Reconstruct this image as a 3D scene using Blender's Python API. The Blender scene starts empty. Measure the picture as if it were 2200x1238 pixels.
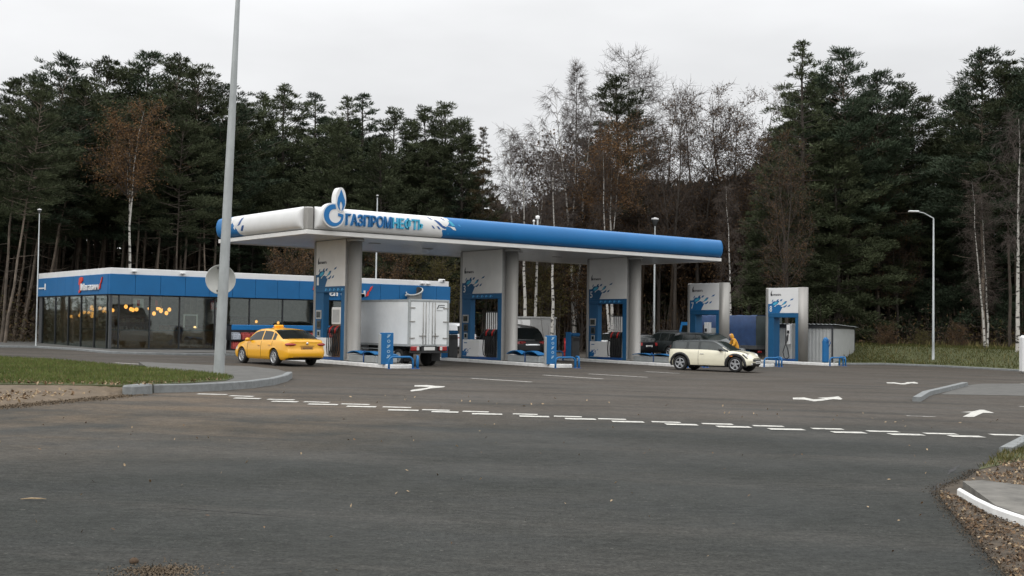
import bpy, bmesh, math, random
from mathutils import Vector, Matrix
PI = math.pi
SC = bpy.context.scene
COL = SC.collection
rnd = random.Random(11)

# ------------------------------------------------------------------ camera
FPX, PITCH, ROLL, YAW, EYE, SLOPE = 2510.0, 0.0320, 0.0139, 0.9001, 1.78, -0.010
FH = Vector((math.cos(YAW), math.sin(YAW), 0)); RH = Vector((math.sin(YAW), -math.cos(YAW), 0)); ZU = Vector((0, 0, 1))
FW = FH * math.cos(PITCH) + ZU * math.sin(PITCH)
U0 = -FH * math.sin(PITCH) + ZU * math.cos(PITCH)
RT = RH * math.cos(ROLL) + U0 * math.sin(ROLL)
UP = -RH * math.sin(ROLL) + U0 * math.cos(ROLL)
CAM = Vector((0, 0, EYE))
cd = bpy.data.cameras.new('camera'); cam = bpy.data.objects.new('camera', cd); COL.objects.link(cam)
cd.sensor_width = 36; cd.lens = 36 * FPX / 2200; cd.clip_start = 0.1; cd.clip_end = 6000
M = Matrix((RT, UP, -FW)).transposed().to_4x4(); M.translation = CAM
cam.matrix_world = M
SC.camera = cam

# ------------------------------------------------------------------ world, sun, exposure
SUN_EL, SUN_AZ = math.radians(42), math.radians(200)
w = bpy.data.worlds.new('World'); SC.world = w; w.use_nodes = True
nt = w.node_tree; N = nt.nodes; L = nt.links
for n in list(N): N.remove(n)
out = N.new('ShaderNodeOutputWorld'); bg = N.new('ShaderNodeBackground')
tc = N.new('ShaderNodeTexCoord'); sep = N.new('ShaderNodeSeparateXYZ'); L.new(tc.outputs['Generated'], sep.inputs[0])
ramp = N.new('ShaderNodeMapRange'); ramp.interpolation_type = 'SMOOTHSTEP'; ramp.inputs['From Min'].default_value = 0.12; ramp.inputs['From Max'].default_value = 0.85
ramp.inputs['To Min'].default_value = 0.90; ramp.inputs['To Max'].default_value = 2.3
L.new(sep.outputs['Z'], ramp.inputs['Value'])
mp = N.new('ShaderNodeMapping'); mp.inputs['Scale'].default_value = (1, 1, 3.2); L.new(tc.outputs['Generated'], mp.inputs[0])
nz = N.new('ShaderNodeTexNoise'); nz.inputs['Scale'].default_value = 2.6; nz.inputs['Detail'].default_value = 5; nz.inputs['Roughness'].default_value = 0.5
L.new(mp.outputs[0], nz.inputs['Vector'])
cl = N.new('ShaderNodeMapRange'); cl.inputs['From Min'].default_value = 0.25; cl.inputs['From Max'].default_value = 0.75
cl.inputs['To Min'].default_value = 0.86; cl.inputs['To Max'].default_value = 1.13; L.new(nz.outputs['Fac'], cl.inputs['Value'])
mul = N.new('ShaderNodeMath'); mul.operation = 'MULTIPLY'; L.new(ramp.outputs[0], mul.inputs[0]); L.new(cl.outputs[0], mul.inputs[1])
grey = N.new('ShaderNodeVectorMath'); grey.operation = 'SCALE'; grey.inputs[0].default_value = (0.985, 0.99, 1.0); L.new(mul.outputs[0], grey.inputs['Scale'])
sky = N.new('ShaderNodeTexSky'); sky.sky_type = 'NISHITA'; sky.sun_disc = False; sky.sun_elevation = SUN_EL; sky.sun_rotation = PI / 2 - SUN_AZ
sks = N.new('ShaderNodeVectorMath'); sks.operation = 'SCALE'; sks.inputs['Scale'].default_value = 0.06; L.new(sky.outputs[0], sks.inputs[0])
mixw = N.new('ShaderNodeMixRGB'); mixw.inputs['Fac'].default_value = 0.07
L.new(grey.outputs[0], mixw.inputs[1]); L.new(sks.outputs[0], mixw.inputs[2])
L.new(mixw.outputs[0], bg.inputs['Color']); bg.inputs['Strength'].default_value = 1.0; L.new(bg.outputs[0], out.inputs[0])
sd = bpy.data.lights.new('sun', 'SUN'); sd.energy = 0.7; sd.angle = math.radians(60); sd.color = (1, 0.97, 0.93)
so = bpy.data.objects.new('sun', sd); COL.objects.link(so); so.location = (0, 0, 60)
sdir = Vector((math.cos(SUN_AZ) * math.cos(SUN_EL), math.sin(SUN_AZ) * math.cos(SUN_EL), math.sin(SUN_EL)))
so.rotation_euler = sdir.to_track_quat('Z', 'Y').to_euler()
SC.view_settings.view_transform = 'Standard'; SC.view_settings.look = 'None'; SC.view_settings.exposure = 0; SC.view_settings.gamma = 1
SC.render.engine = 'CYCLES'; SC.cycles.use_denoising = True
SC.cycles.max_bounces = 6; SC.cycles.transparent_max_bounces = 8; SC.cycles.diffuse_bounces = 3

# ------------------------------------------------------------------ plan helpers
def gz(x, y): return SLOPE * (x * RH.x + y * RH.y)
def ray(px, py): return FW + RT * ((px - 1100) / FPX) - UP * ((py - 619) / FPX)
def at(px, py, h=0.0):
    d = ray(px, py); t = (h - EYE) / (d.z - SLOPE * d.dot(RH)); return CAM + d * t
def at_depth(px, py, depth):
    d = ray(px, py); return CAM + d * (depth / d.dot(FH))
def on(x, y, h=0.0): return Vector((x, y, gz(x, y) + h))
def depth_of(p): return (Vector(p) - CAM).dot(FH)

# ------------------------------------------------------------------ materials
def mat(name, col, rough=0.6, metal=0.0, var=0.12, scale=4.0, bump=0.0, bscale=40.0, col2=None, coat=0.0, emit=None, spec=0.5, stretch=None, detail=6, orand=0.0):
    m = bpy.data.materials.new(name); m.use_nodes = True
    nt = m.node_tree; N = nt.nodes; L = nt.links; b = N['Principled BSDF']
    b.inputs['Roughness'].default_value = rough; b.inputs['Metallic'].default_value = metal
    b.inputs['Specular IOR Level'].default_value = spec
    if coat: b.inputs['Coat Weight'].default_value = coat; b.inputs['Coat Roughness'].default_value = 0.08
    tc = N.new('ShaderNodeTexCoord'); mp = N.new('ShaderNodeMapping'); L.new(tc.outputs['Object'], mp.inputs[0])
    if stretch: mp.inputs['Scale'].default_value = stretch
    nz = N.new('ShaderNodeTexNoise'); nz.inputs['Scale'].default_value = scale; nz.inputs['Detail'].default_value = detail; nz.inputs['Roughness'].default_value = 0.62
    L.new(mp.outputs[0], nz.inputs['Vector'])
    cr = N.new('ShaderNodeValToRGB'); L.new(nz.outputs['Fac'], cr.inputs[0])
    c1 = tuple(max(0, c * (1 - var)) for c in col) + (1,)
    c2 = (tuple(col2) if col2 else tuple(min(1, c * (1 + var)) for c in col)) + (1,)
    cr.color_ramp.elements[0].position = 0.32; cr.color_ramp.elements[0].color = c1
    cr.color_ramp.elements[1].position = 0.68; cr.color_ramp.elements[1].color = c2
    if orand:                     # every copy a little lighter or darker than the next
        oi = N.new('ShaderNodeObjectInfo'); rm = N.new('ShaderNodeMapRange'); rm.inputs['To Min'].default_value = 1 - orand; rm.inputs['To Max'].default_value = 1 + orand
        L.new(oi.outputs['Random'], rm.inputs['Value']); vs = N.new('ShaderNodeVectorMath'); vs.operation = 'SCALE'; L.new(cr.outputs[0], vs.inputs[0]); L.new(rm.outputs[0], vs.inputs['Scale'])
        L.new(vs.outputs[0], b.inputs['Base Color'])
    else: L.new(cr.outputs[0], b.inputs['Base Color'])
    if bump:
        n2 = N.new('ShaderNodeTexNoise'); n2.inputs['Scale'].default_value = bscale; n2.inputs['Detail'].default_value = 4; L.new(mp.outputs[0], n2.inputs['Vector'])
        bp = N.new('ShaderNodeBump'); bp.inputs['Strength'].default_value = bump; bp.inputs['Distance'].default_value = 0.02
        L.new(n2.outputs['Fac'], bp.inputs['Height']); L.new(bp.outputs[0], b.inputs['Normal'])
    if emit:
        b.inputs['Emission Color'].default_value = tuple(emit[0]) + (1,); b.inputs['Emission Strength'].default_value = emit[1]
    return m

def glass_mat(name, tint=(0.46, 0.5, 0.47), refl=0.12):
    m = bpy.data.materials.new(name); m.use_nodes = True
    nt = m.node_tree; N = nt.nodes; L = nt.links
    for n in list(N): N.remove(n)
    o = N.new('ShaderNodeOutputMaterial'); t = N.new('ShaderNodeBsdfTransparent'); t.inputs[0].default_value = tint + (1,)
    g = N.new('ShaderNodeBsdfGlossy'); g.inputs['Roughness'].default_value = 0.03; g.inputs[0].default_value = (0.9, 0.95, 0.95, 1)
    lw = N.new('ShaderNodeLayerWeight'); lw.inputs[0].default_value = 0.25
    mr = N.new('ShaderNodeMapRange'); mr.inputs['To Min'].default_value = refl; mr.inputs['To Max'].default_value = 0.75
    L.new(lw.outputs['Fresnel'], mr.inputs[0])
    tcn = N.new('ShaderNodeTexCoord'); nz = N.new('ShaderNodeTexNoise'); nz.inputs['Scale'].default_value = 0.9; L.new(tcn.outputs['Object'], nz.inputs['Vector'])
    bp = N.new('ShaderNodeBump'); bp.inputs['Strength'].default_value = 0.05; bp.inputs['Distance'].default_value = 0.05
    L.new(nz.outputs['Fac'], bp.inputs['Height']); L.new(bp.outputs[0], g.inputs['Normal'])
    mx = N.new('ShaderNodeMixShader'); L.new(mr.outputs[0], mx.inputs[0]); L.new(t.outputs[0], mx.inputs[1]); L.new(g.outputs[0], mx.inputs[2])
    L.new(mx.outputs[0], o.inputs[0]); return m

MT = {}
def mk(k, *a, **kw): MT[k] = mat(k, *a, **kw)
mk('white_panel', (0.74, 0.74, 0.73), 0.35, var=0.05, scale=1.2)
mk('warm_white', (0.70, 0.69, 0.66), 0.4, var=0.06, scale=1.5)
mk('blue_panel', (0.003, 0.118, 0.310), 0.6, var=0.07, scale=1.0)
mk('pump_blue', (0.003, 0.085, 0.205), 0.6, var=0.07, scale=1.0)
mk('blue_fascia', (0.003, 0.145, 0.39), 0.45, var=0.06, scale=0.8)
mk('deep_blue', (0.010, 0.075, 0.26), 0.4, var=0.08)
mk('pale_print', (0.30, 0.44, 0.55), 0.6, var=0.1)
mk('navy_print', (0.012, 0.130, 0.34), 0.7, var=0.05)
mk('sky_print', (0.04, 0.30, 0.62), 0.4, var=0.05)
mk('teal_print', (0.06, 0.40, 0.58), 0.7, var=0.05)
mk('steel', (0.31, 0.30, 0.28), 0.45, metal=0.45, var=0.08, scale=2, stretch=(1, 1, 0.25))
mk('galvanised', (0.36, 0.38, 0.38), 0.5, metal=0.3, var=0.16, scale=3, stretch=(1, 1, 0.4))
mk('grey_panel', (0.36, 0.36, 0.35), 0.5, var=0.08)
mk('soffit', (0.52, 0.55, 0.57), 0.3, var=0.04, scale=1.5)
mk('dark_frame', (0.02, 0.022, 0.025), 0.5, var=0.2)
mk('black_rubber', (0.012, 0.012, 0.012), 0.75, var=0.2, scale=8)
mk('black_plastic', (0.018, 0.018, 0.019), 0.55, var=0.2)
mk('dark_grey', (0.06, 0.063, 0.065), 0.6, var=0.2)
mk('alloy', (0.45, 0.46, 0.47), 0.3, metal=0.8, var=0.1)
mk('chrome', (0.75, 0.76, 0.77), 0.12, metal=1.0, var=0.05)
mk('red_paint', (0.42, 0.02, 0.018), 0.45, var=0.15)
mk('red_print', (0.62, 0.035, 0.02), 0.45, var=0.08)
mk('red_lens', (0.30, 0.010, 0.010), 0.2, var=0.1, coat=0.5)
mk('amber_lens', (0.65, 0.20, 0.02), 0.2, var=0.1)
mk('clear_lens', (0.62, 0.62, 0.60), 0.15, var=0.06, coat=0.6)
mk('taxi_paint', (0.83, 0.41, 0.012), 0.32, var=0.03, coat=0.7)
mk('taxi_sign', (0.85, 0.42, 0.03), 0.4, var=0.05)
mk('cream_paint', (0.74, 0.70, 0.54), 0.32, var=0.03, coat=0.7)
mk('dark_roof', (0.010, 0.015, 0.015), 0.4, var=0.1, coat=0.15, spec=0.35)
mk('black_paint', (0.006, 0.006, 0.007), 0.3, var=0.1, coat=0.1, spec=0.25)
mk('graphite_paint', (0.024, 0.029, 0.030), 0.3, var=0.1, coat=0.4)
mk('white_paint', (0.74, 0.75, 0.76), 0.32, var=0.04, coat=0.6)
mk('car_glass', (0.010, 0.013, 0.013), 0.08, var=0.1, spec=0.42)
mk('pale_glass', (0.020, 0.028, 0.027), 0.08, var=0.3, spec=0.5)
mk('plate_white', (0.62, 0.62, 0.60), 0.5, var=0.05)
mk('plate_text', (0.03, 0.03, 0.03), 0.6, var=0.1)
mk('plate_yellow', (0.45, 0.22, 0.05), 0.5, var=0.05)
mk('kerb_stone', (0.185, 0.195, 0.195), 0.85, var=0.18, scale=6, bump=0.4, bscale=30)
mk('kerb_white', (0.72, 0.72, 0.70), 0.7, var=0.12, scale=5, bump=0.2)
mk('concrete', (0.125, 0.118, 0.104), 0.9, var=0.38, scale=3, bump=0.5, bscale=25)
mk('paving', (0.085, 0.083, 0.076), 0.9, var=0.2, scale=2.5, bump=0.4, bscale=25)
mk('sheet_grey', (0.40, 0.41, 0.40), 0.5, metal=0.2, var=0.08, scale=2)
mk('tarp_blue', (0.020, 0.050, 0.13), 0.6, var=0.25, scale=2, bump=0.5, bscale=3)
mk('tarp_grey', (0.030, 0.042, 0.042), 0.6, var=0.25, scale=2, bump=0.5, bscale=3)
mk('box_white', (0.70, 0.72, 0.72), 0.45, var=0.07, scale=1.5)
mk('jacket', (0.62, 0.30, 0.025), 0.8, var=0.15, scale=9, bump=0.6, bscale=12)
mk('skin', (0.50, 0.30, 0.22), 0.6, var=0.08)
mk('trousers', (0.03, 0.033, 0.04), 0.85, var=0.2, scale=9)
mk('hair', (0.04, 0.025, 0.015), 0.7, var=0.3, scale=30)
mk('road_paint', (0.66, 0.65, 0.61), 0.75, var=0.22, scale=7, bump=0.2)
mk('worn_paint', (0.36, 0.35, 0.33), 0.8, var=0.35, scale=9, bump=0.2)
mk('interior_wall', (0.46, 0.41, 0.35), 0.8, var=0.2)
mk('interior_floor', (0.34, 0.31, 0.28), 0.5, var=0.2)
mk('interior_wood', (0.16, 0.085, 0.045), 0.6, var=0.3, scale=6)
mk('goods_red', (0.40, 0.06, 0.05), 0.6, var=0.5, scale=14)
mk('goods_pale', (0.42, 0.45, 0.50), 0.5, var=0.5, scale=14)
mk('goods_mixed', (0.20, 0.16, 0.12), 0.6, var=0.7, scale=12, col2=(0.42, 0.34, 0.25))
mk('bulb', (1, 0.75, 0.4), 0.5, var=0.02, emit=((1.0, 0.42, 0.085), 2.3))
mk('small_bulb', (1, 0.75, 0.4), 0.5, var=0.02, emit=((1.0, 0.60, 0.25), 2.5))
mk('poster_red', (0.50, 0.05, 0.04), 0.5, var=0.2)
mk('disc_grey', (0.52, 0.52, 0.49), 0.6, var=0.08, scale=3)
mk('pine_bark', (0.100, 0.082, 0.064), 0.9, var=0.45, scale=4, stretch=(1, 1, 0.3), col2=(0.190, 0.150, 0.115), orand=0.45)
mk('dark_bark', (0.050, 0.041, 0.033), 0.9, var=0.35, scale=5, stretch=(1, 1, 0.3))
mk('needles', (0.046, 0.060, 0.030), 0.8, var=0.35, scale=0.8, col2=(0.082, 0.096, 0.050), spec=0.15, orand=0.25)
mk('needles_blue', (0.038, 0.058, 0.034), 0.8, var=0.35, scale=0.8, col2=(0.068, 0.092, 0.056), spec=0.15, orand=0.25)
mk('needles_brown', (0.040, 0.036, 0.018), 0.75, var=0.4, scale=0.7, col2=(0.075, 0.055, 0.025), spec=0.2)
mk('orange_leaf', (0.12, 0.074, 0.032), 0.8, var=0.4, scale=1.2, col2=(0.18, 0.095, 0.038), spec=0.2)
mk('brown_leaf', (0.085, 0.052, 0.026), 0.85, var=0.4, scale=1.2, col2=(0.13, 0.075, 0.034), spec=0.2)
mk('olive_leaf', (0.065, 0.058, 0.018), 0.85, var=0.4, scale=1.2, col2=(0.11, 0.095, 0.03), spec=0.2)
mk('twig', (0.056, 0.042, 0.033), 0.9, var=0.25, scale=3)
mk('grey_twig', (0.064, 0.050, 0.042), 0.9, var=0.25, scale=3)
mk('forest_dark', (0.040, 0.045, 0.030), 0.95, var=0.4, scale=0.6, spec=0.1)
mk('forest_brown', (0.060, 0.046, 0.034), 0.95, var=0.4, scale=0.6, spec=0.1)
mk('grass_green', (0.082, 0.115, 0.026), 0.85, var=0.35, scale=1.2, col2=(0.125, 0.150, 0.042), spec=0.2)
mk('grass_dry', (0.13, 0.11, 0.045), 0.9, var=0.3, scale=2, spec=0.2)
mk('grass_dark', (0.052, 0.068, 0.016), 0.9, var=0.4, scale=0.6, col2=(0.085, 0.085, 0.026), spec=0.2)
mk('dry_leaf_pale', (0.30, 0.22, 0.13), 0.8, var=0.3, scale=9)
mk('dry_leaf_brown', (0.15, 0.092, 0.048), 0.85, var=0.3, scale=9)
mk('dry_leaf_dark', (0.075, 0.048, 0.028), 0.9, var=0.3, scale=9)

def birch_bark():
    m = mat('birch_bark', (0.46, 0.44, 0.40), 0.8, var=0.12, scale=3)
    nt = m.node_tree; N = nt.nodes; L = nt.links; b = N['Principled BSDF']
    src = b.inputs['Base Color'].links[0].from_socket
    tc = N.new('ShaderNodeTexCoord'); mp = N.new('ShaderNodeMapping'); mp.inputs['Scale'].default_value = (1.2, 1.2, 3.2); L.new(tc.outputs['Object'], mp.inputs[0])
    v = N.new('ShaderNodeTexNoise'); v.inputs['Scale'].default_value = 1.7; v.inputs['Detail'].default_value = 3; L.new(mp.outputs[0], v.inputs['Vector'])
    r = N.new('ShaderNodeValToRGB'); r.color_ramp.elements[0].position = 0.54; r.color_ramp.elements[1].position = 0.60; L.new(v.outputs['Fac'], r.inputs[0])
    mx = N.new('ShaderNodeMixRGB'); mx.inputs[2].default_value = (0.025, 0.022, 0.02, 1); L.new(r.outputs[0], mx.inputs[0]); L.new(src, mx.inputs[1])
    L.new(mx.outputs[0], b.inputs['Base Color']); MT['birch_bark'] = m
birch_bark()

def ground_mats():
    # asphalt: aggregate, large dull patches, tyre-worn streaks and a brown dust film near the kerbs
    m = bpy.data.materials.new('asphalt'); m.use_nodes = True
    nt = m.node_tree; N = nt.nodes; L = nt.links; b = N['Principled BSDF']
    tc = N.new('ShaderNodeTexCoord')
    def noise(scale, detail=5, stretch=None, rot=0, rough=0.6):
        mp0 = N.new('ShaderNodeMapping'); L.new(cxyz.outputs[0], mp0.inputs[0]); mp0.inputs['Rotation'].default_value = (0, 0, rot)
        mp = N.new('ShaderNodeMapping'); L.new(mp0.outputs[0], mp.inputs[0])
        if stretch: mp.inputs['Scale'].default_value = stretch
        n = N.new('ShaderNodeTexNoise'); n.inputs['Scale'].default_value = scale; n.inputs['Detail'].default_value = detail; n.inputs['Roughness'].default_value = rough
        L.new(mp.outputs[0], n.inputs['Vector']); return n.outputs['Fac']
    dr = N.new('ShaderNodeVectorMath'); dr.operation = 'DOT_PRODUCT'; dr.inputs[1].default_value = tuple(RH); L.new(tc.outputs['Object'], dr.inputs[0])
    df = N.new('ShaderNodeVectorMath'); df.operation = 'DOT_PRODUCT'; df.inputs[1].default_value = tuple(FH); L.new(tc.outputs['Object'], df.inputs[0])
    cxyz = N.new('ShaderNodeCombineXYZ'); L.new(dr.outputs['Value'], cxyz.inputs[0]); L.new(df.outputs['Value'], cxyz.inputs[1])
    def rampf(s, a, b_, c0=0.0, c1=1.0):
        r = N.new('ShaderNodeMapRange'); r.interpolation_type = 'SMOOTHSTEP'
        for k, v in (('From Min', a), ('From Max', b_), ('To Min', c0), ('To Max', c1)): r.inputs[k].default_value = v
        L.new(s, r.inputs['Value']); return r.outputs[0]
    def mixc(fac, c1, c2, mode='MIX'):
        x = N.new('ShaderNodeMixRGB'); x.blend_type = mode
        for i, c in ((1, c1), (2, c2)):
            if isinstance(c, tuple): x.inputs[i].default_value = c + (1,)
            else: L.new(c, x.inputs[i])
        if isinstance(fac, float): x.inputs[0].default_value = fac
        else: L.new(fac, x.inputs[0])
        return x.outputs[0]
    def math2(op, a, b_):
        x = N.new('ShaderNodeMath'); x.operation = op
        for i, c in ((0, a), (1, b_)):
            if isinstance(c, float): x.inputs[i].default_value = c
            else: L.new(c, x.inputs[i])
        return x.outputs[0]
    big = rampf(noise(0.16, 4), 0.35, 0.65)
    c = mixc(big, (0.025, 0.027, 0.024), (0.037, 0.037, 0.033))
    dotn = N.new('ShaderNodeVectorMath'); dotn.operation = 'DOT_PRODUCT'; dotn.inputs[1].default_value = tuple(FH); L.new(tc.outputs['Object'], dotn.inputs[0])
    warp = math2('MULTIPLY', noise(0.22, 4), 7.0)
    dd = math2('ADD', dotn.outputs['Value'], warp)
    older = rampf(dd, 23.0, 29.0)                     # older, dustier surface of the forecourt beyond the give-way line
    c = mixc(math2('MULTIPLY', older, 0.75), c, (0.080, 0.067, 0.055))
    # dust swept against the left kerb
    dn = N.new('ShaderNodeVectorMath'); dn.operation = 'DISTANCE'; L.new(tc.outputs['Object'], dn.inputs[0]); p = at(150, 880); dn.inputs[1].default_value = (p.x, p.y, p.z)
    dust = math2('MULTIPLY', rampf(dn.outputs['Value'], 10.5, 2.0), rampf(noise(0.5, 6), 0.3, 0.6))
    c = mixc(math2('MULTIPLY', dust, 0.6), c, (0.130, 0.096, 0.064))
    streak = rampf(noise(0.8, 6, (0.13, 1.0, 1), 0.10), 0.48, 0.66)
    c = mixc(math2('MULTIPLY', streak, 0.6), c, (0.026, 0.028, 0.026))
    streak2 = rampf(noise(0.5, 6, (0.14, 0.9, 1), 0.16), 0.50, 0.68)
    c = mixc(math2('MULTIPLY', streak2, 0.5), c, (0.058, 0.054, 0.047))
    stain = rampf(noise(0.55, 3, (1, 1, 1), 0.4), 0.64, 0.72)
    c = mixc(math2('MULTIPLY', stain, 0.4), c, (0.028, 0.029, 0.028))
    fine = math2('MULTIPLY', rampf(noise(26, 6, None, 0, 0.75), 0.25, 0.75, 0.45, 1.55), rampf(noise(7, 6, (0.7, 1.3, 1), 0, 0.7), 0.28, 0.72, 0.68, 1.32))
    c2 = N.new('ShaderNodeVectorMath'); c2.operation = 'SCALE'; L.new(c, c2.inputs[0]); L.new(fine, c2.inputs['Scale'])
    chips = rampf(noise(16, 2, None, 0, 0.4), 0.71, 0.74)
    cc = mixc(math2('MULTIPLY', chips, 0.45), c2.outputs[0], (0.13, 0.125, 0.11))
    L.new(cc, b.inputs['Base Color'])
    rr = rampf(noise(0.3, 5), 0.3, 0.7, 0.62, 0.85); L.new(rr, b.inputs['Roughness']); b.inputs['Specular IOR Level'].default_value = 0.12
    bp = N.new('ShaderNodeBump'); bp.inputs['Strength'].default_value = 0.5; bp.inputs['Distance'].default_value = 0.012
    L.new(noise(45, 4), bp.inputs['Height']); L.new(bp.outputs[0], b.inputs['Normal'])
    MT['asphalt'] = m
ground_mats()
mk('forest_floor', (0.045, 0.036, 0.022), 0.95, var=0.35, scale=0.8, bump=0.8, bscale=4, col2=(0.075, 0.062, 0.03))
mk('verge_soil', (0.060, 0.066, 0.022), 0.95, var=0.3, scale=3, bump=0.8, bscale=9)
mk('bare_soil', (0.112, 0.082, 0.052), 0.95, var=0.32, scale=2.2, bump=1.0, bscale=11)
mk('dark_soil', (0.046, 0.035, 0.023), 0.95, var=0.35, scale=3.0, bump=1.0, bscale=14, col2=(0.085, 0.062, 0.038))

def worn(key, col, amount):        # road paint worn through to the asphalt in flecks
    m = mat(key, col, 0.8, var=0.18, scale=6, bump=0.2); nt = m.node_tree; N = nt.nodes; L = nt.links; b = N['Principled BSDF']
    src = b.inputs['Base Color'].links[0].from_socket; tc = N.new('ShaderNodeTexCoord'); v = N.new('ShaderNodeTexNoise'); v.inputs['Scale'].default_value = 9; v.inputs['Detail'].default_value = 9; v.inputs['Roughness'].default_value = 0.8; L.new(tc.outputs['Object'], v.inputs['Vector'])
    r = N.new('ShaderNodeValToRGB'); r.color_ramp.elements[0].position = 0.60 - amount; r.color_ramp.elements[1].position = 0.66 - amount * .6; L.new(v.outputs['Fac'], r.inputs[0])
    mx = N.new('ShaderNodeMixRGB'); mx.inputs[2].default_value = (0.075, 0.07, 0.06, 1); L.new(r.outputs[0], mx.inputs[0]); L.new(src, mx.inputs[1]); L.new(mx.outputs[0], b.inputs['Base Color']); MT[key] = m
worn('road_paint', (0.50, 0.49, 0.45), 0.07); worn('worn_paint', (0.42, 0.41, 0.38), 0.14)
GLASS = glass_mat('shop_glass', (0.78, 0.82, 0.78), 0.06)

# ------------------------------------------------------------------ mesh helper
class MB:
    def __init__(s): s.v = []; s.f = []; s.m = []; s.sm = []
    def add(s, vs, fs, m=0, smooth=False):
        o = len(s.v); s.v.extend([tuple(p) for p in vs])
        for f in fs: s.f.append(tuple(i + o for i in f)); s.m.append(m); s.sm.append(smooth)
    def box(s, x0, x1, y0, y1, z0, z1, m=0, c=0.0, X=None):
        if x0 > x1: x0, x1 = x1, x0
        if y0 > y1: y0, y1 = y1, y0
        if z0 > z1: z0, z1 = z1, z0
        c = min(c, (x1 - x0) * .45, (y1 - y0) * .45, (z1 - z0) * .45)
        if c <= 0:
            vs = [(x, y, z) for z in (z0, z1) for y in (y0, y1) for x in (x0, x1)]
            fs = [(0, 2, 3, 1), (4, 5, 7, 6), (0, 1, 5, 4), (2, 6, 7, 3), (0, 4, 6, 2), (1, 3, 7, 5)]
        else:
            bm = bmesh.new()
            for x, sx in ((x0, 1), (x1, -1)):
                for y, sy in ((y0, 1), (y1, -1)):
                    for z, sz in ((z0, 1), (z1, -1)):
                        bm.verts.new((x, y + sy * c, z + sz * c)); bm.verts.new((x + sx * c, y, z + sz * c)); bm.verts.new((x + sx * c, y + sy * c, z))
            bmesh.ops.convex_hull(bm, input=bm.verts)
            bm.verts.index_update(); vs = [v.co.copy() for v in bm.verts]; fs = [[v.index for v in f.verts] for f in bm.faces]; bm.free()
        if X: vs = [X @ Vector(p) for p in vs]
        s.add(vs, fs, m)
    def tube(s, path, r, n=8, m=0, smooth=True, cap=True):
        path = [Vector(p) for p in path]; k = len(path)
        rs = r if isinstance(r, (list, tuple)) else [r] * k
        vs = []; ref = None
        for i, p in enumerate(path):
            d = (path[min(i + 1, k - 1)] - path[max(i - 1, 0)])
            if d.length < 1e-9: d = Vector((0, 0, 1))
            d.normalize()
            if ref is None: ref = Vector((1, 0, 0)) if abs(d.x) < 0.9 else Vector((0, 1, 0))
            a = (ref - d * ref.dot(d)).normalized(); b = d.cross(a); ref = a
            for j in range(n):
                t = 2 * PI * j / n; vs.append(p + (a * math.cos(t) + b * math.sin(t)) * rs[i])
        fs = []
        for i in range(k - 1):
            for j in range(n):
                q = (j + 1) % n; fs.append((i * n + j, i * n + q, (i + 1) * n + q, (i + 1) * n + j))
        s.add(vs, fs, m, smooth)
        if cap:
            o = len(s.v) - len(vs)
            s.f.append(tuple(o + j for j in reversed(range(n)))); s.m.append(m); s.sm.append(False)
            s.f.append(tuple(o + (k - 1) * n + j for j in range(n))); s.m.append(m); s.sm.append(False)
    def lathe(s, prof, n=24, m=0, X=None, smooth=True, cap=True):   # profile of (radius, height) about z
        vs = []; k = len(prof)
        for r, z in prof:
            for j in range(n):
                t = 2 * PI * j / n; vs.append(Vector((r * math.cos(t), r * math.sin(t), z)))
        if X: vs = [X @ p for p in vs]
        fs = [(i * n + j, i * n + (j + 1) % n, (i + 1) * n + (j + 1) % n, (i + 1) * n + j) for i in range(k - 1) for j in range(n)]
        s.add(vs, fs, m, smooth)
        o = len(s.v) - len(vs)
        if cap and prof[0][0] > 1e-4: s.f.append(tuple(o + j for j in reversed(range(n)))); s.m.append(m); s.sm.append(False)
        if cap and prof[-1][0] > 1e-4: s.f.append(tuple(o + (k - 1) * n + j for j in range(n))); s.m.append(m); s.sm.append(False)
    def prism(s, poly, Mf, w0, w1, m=0, side=None):        # 2D outline pushed from w0 to w1 through Mf(u, v, w)
        n = len(poly)
        vs = [Mf(u, v, w0) for u, v in poly] + [Mf(u, v, w1) for u, v in poly]
        s.add(vs, [tuple(range(n, 2 * n))], m); o = len(s.v) - 2 * n
        s.f.append(tuple(o + i for i in reversed(range(n)))); s.m.append(m); s.sm.append(False)
        for i in range(n):
            j = (i + 1) % n
            s.f.append((o + i, o + j, o + n + j, o + n + i)); s.m.append(m if side is None else side); s.sm.append(False)
    def ellipsoid(s, c, r, n=12, k=8, m=0, X=None):
        prof = [(math.sin(PI * i / k), -math.cos(PI * i / k)) for i in range(k + 1)]
        Y = Matrix.Translation(c) @ Matrix.Diagonal((r[0], r[1], r[2], 1))
        s.lathe([(max(a, 1e-5), b) for a, b in prof], n, m, X @ Y if X else Y)
    def build(s, name, mats, parent=None, loc=None, fix=True):
        me = bpy.data.meshes.new(name); me.from_pydata(s.v, [], s.f)
        if not isinstance(mats, (list, tuple)): mats = [mats]
        for q in mats: me.materials.append(MT[q] if isinstance(q, str) else q)
        me.polygons.foreach_set('material_index', s.m); me.polygons.foreach_set('use_smooth', s.sm)
        if fix:
            bm = bmesh.new(); bm.from_mesh(me); bmesh.ops.recalc_face_normals(bm, faces=bm.faces); bm.to_mesh(me); bm.free()
        me.update()
        o = bpy.data.objects.new(name, me); COL.objects.link(o)
        if loc is not None: o.location = loc
        if parent is not None: o.parent = parent
        return o

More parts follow.
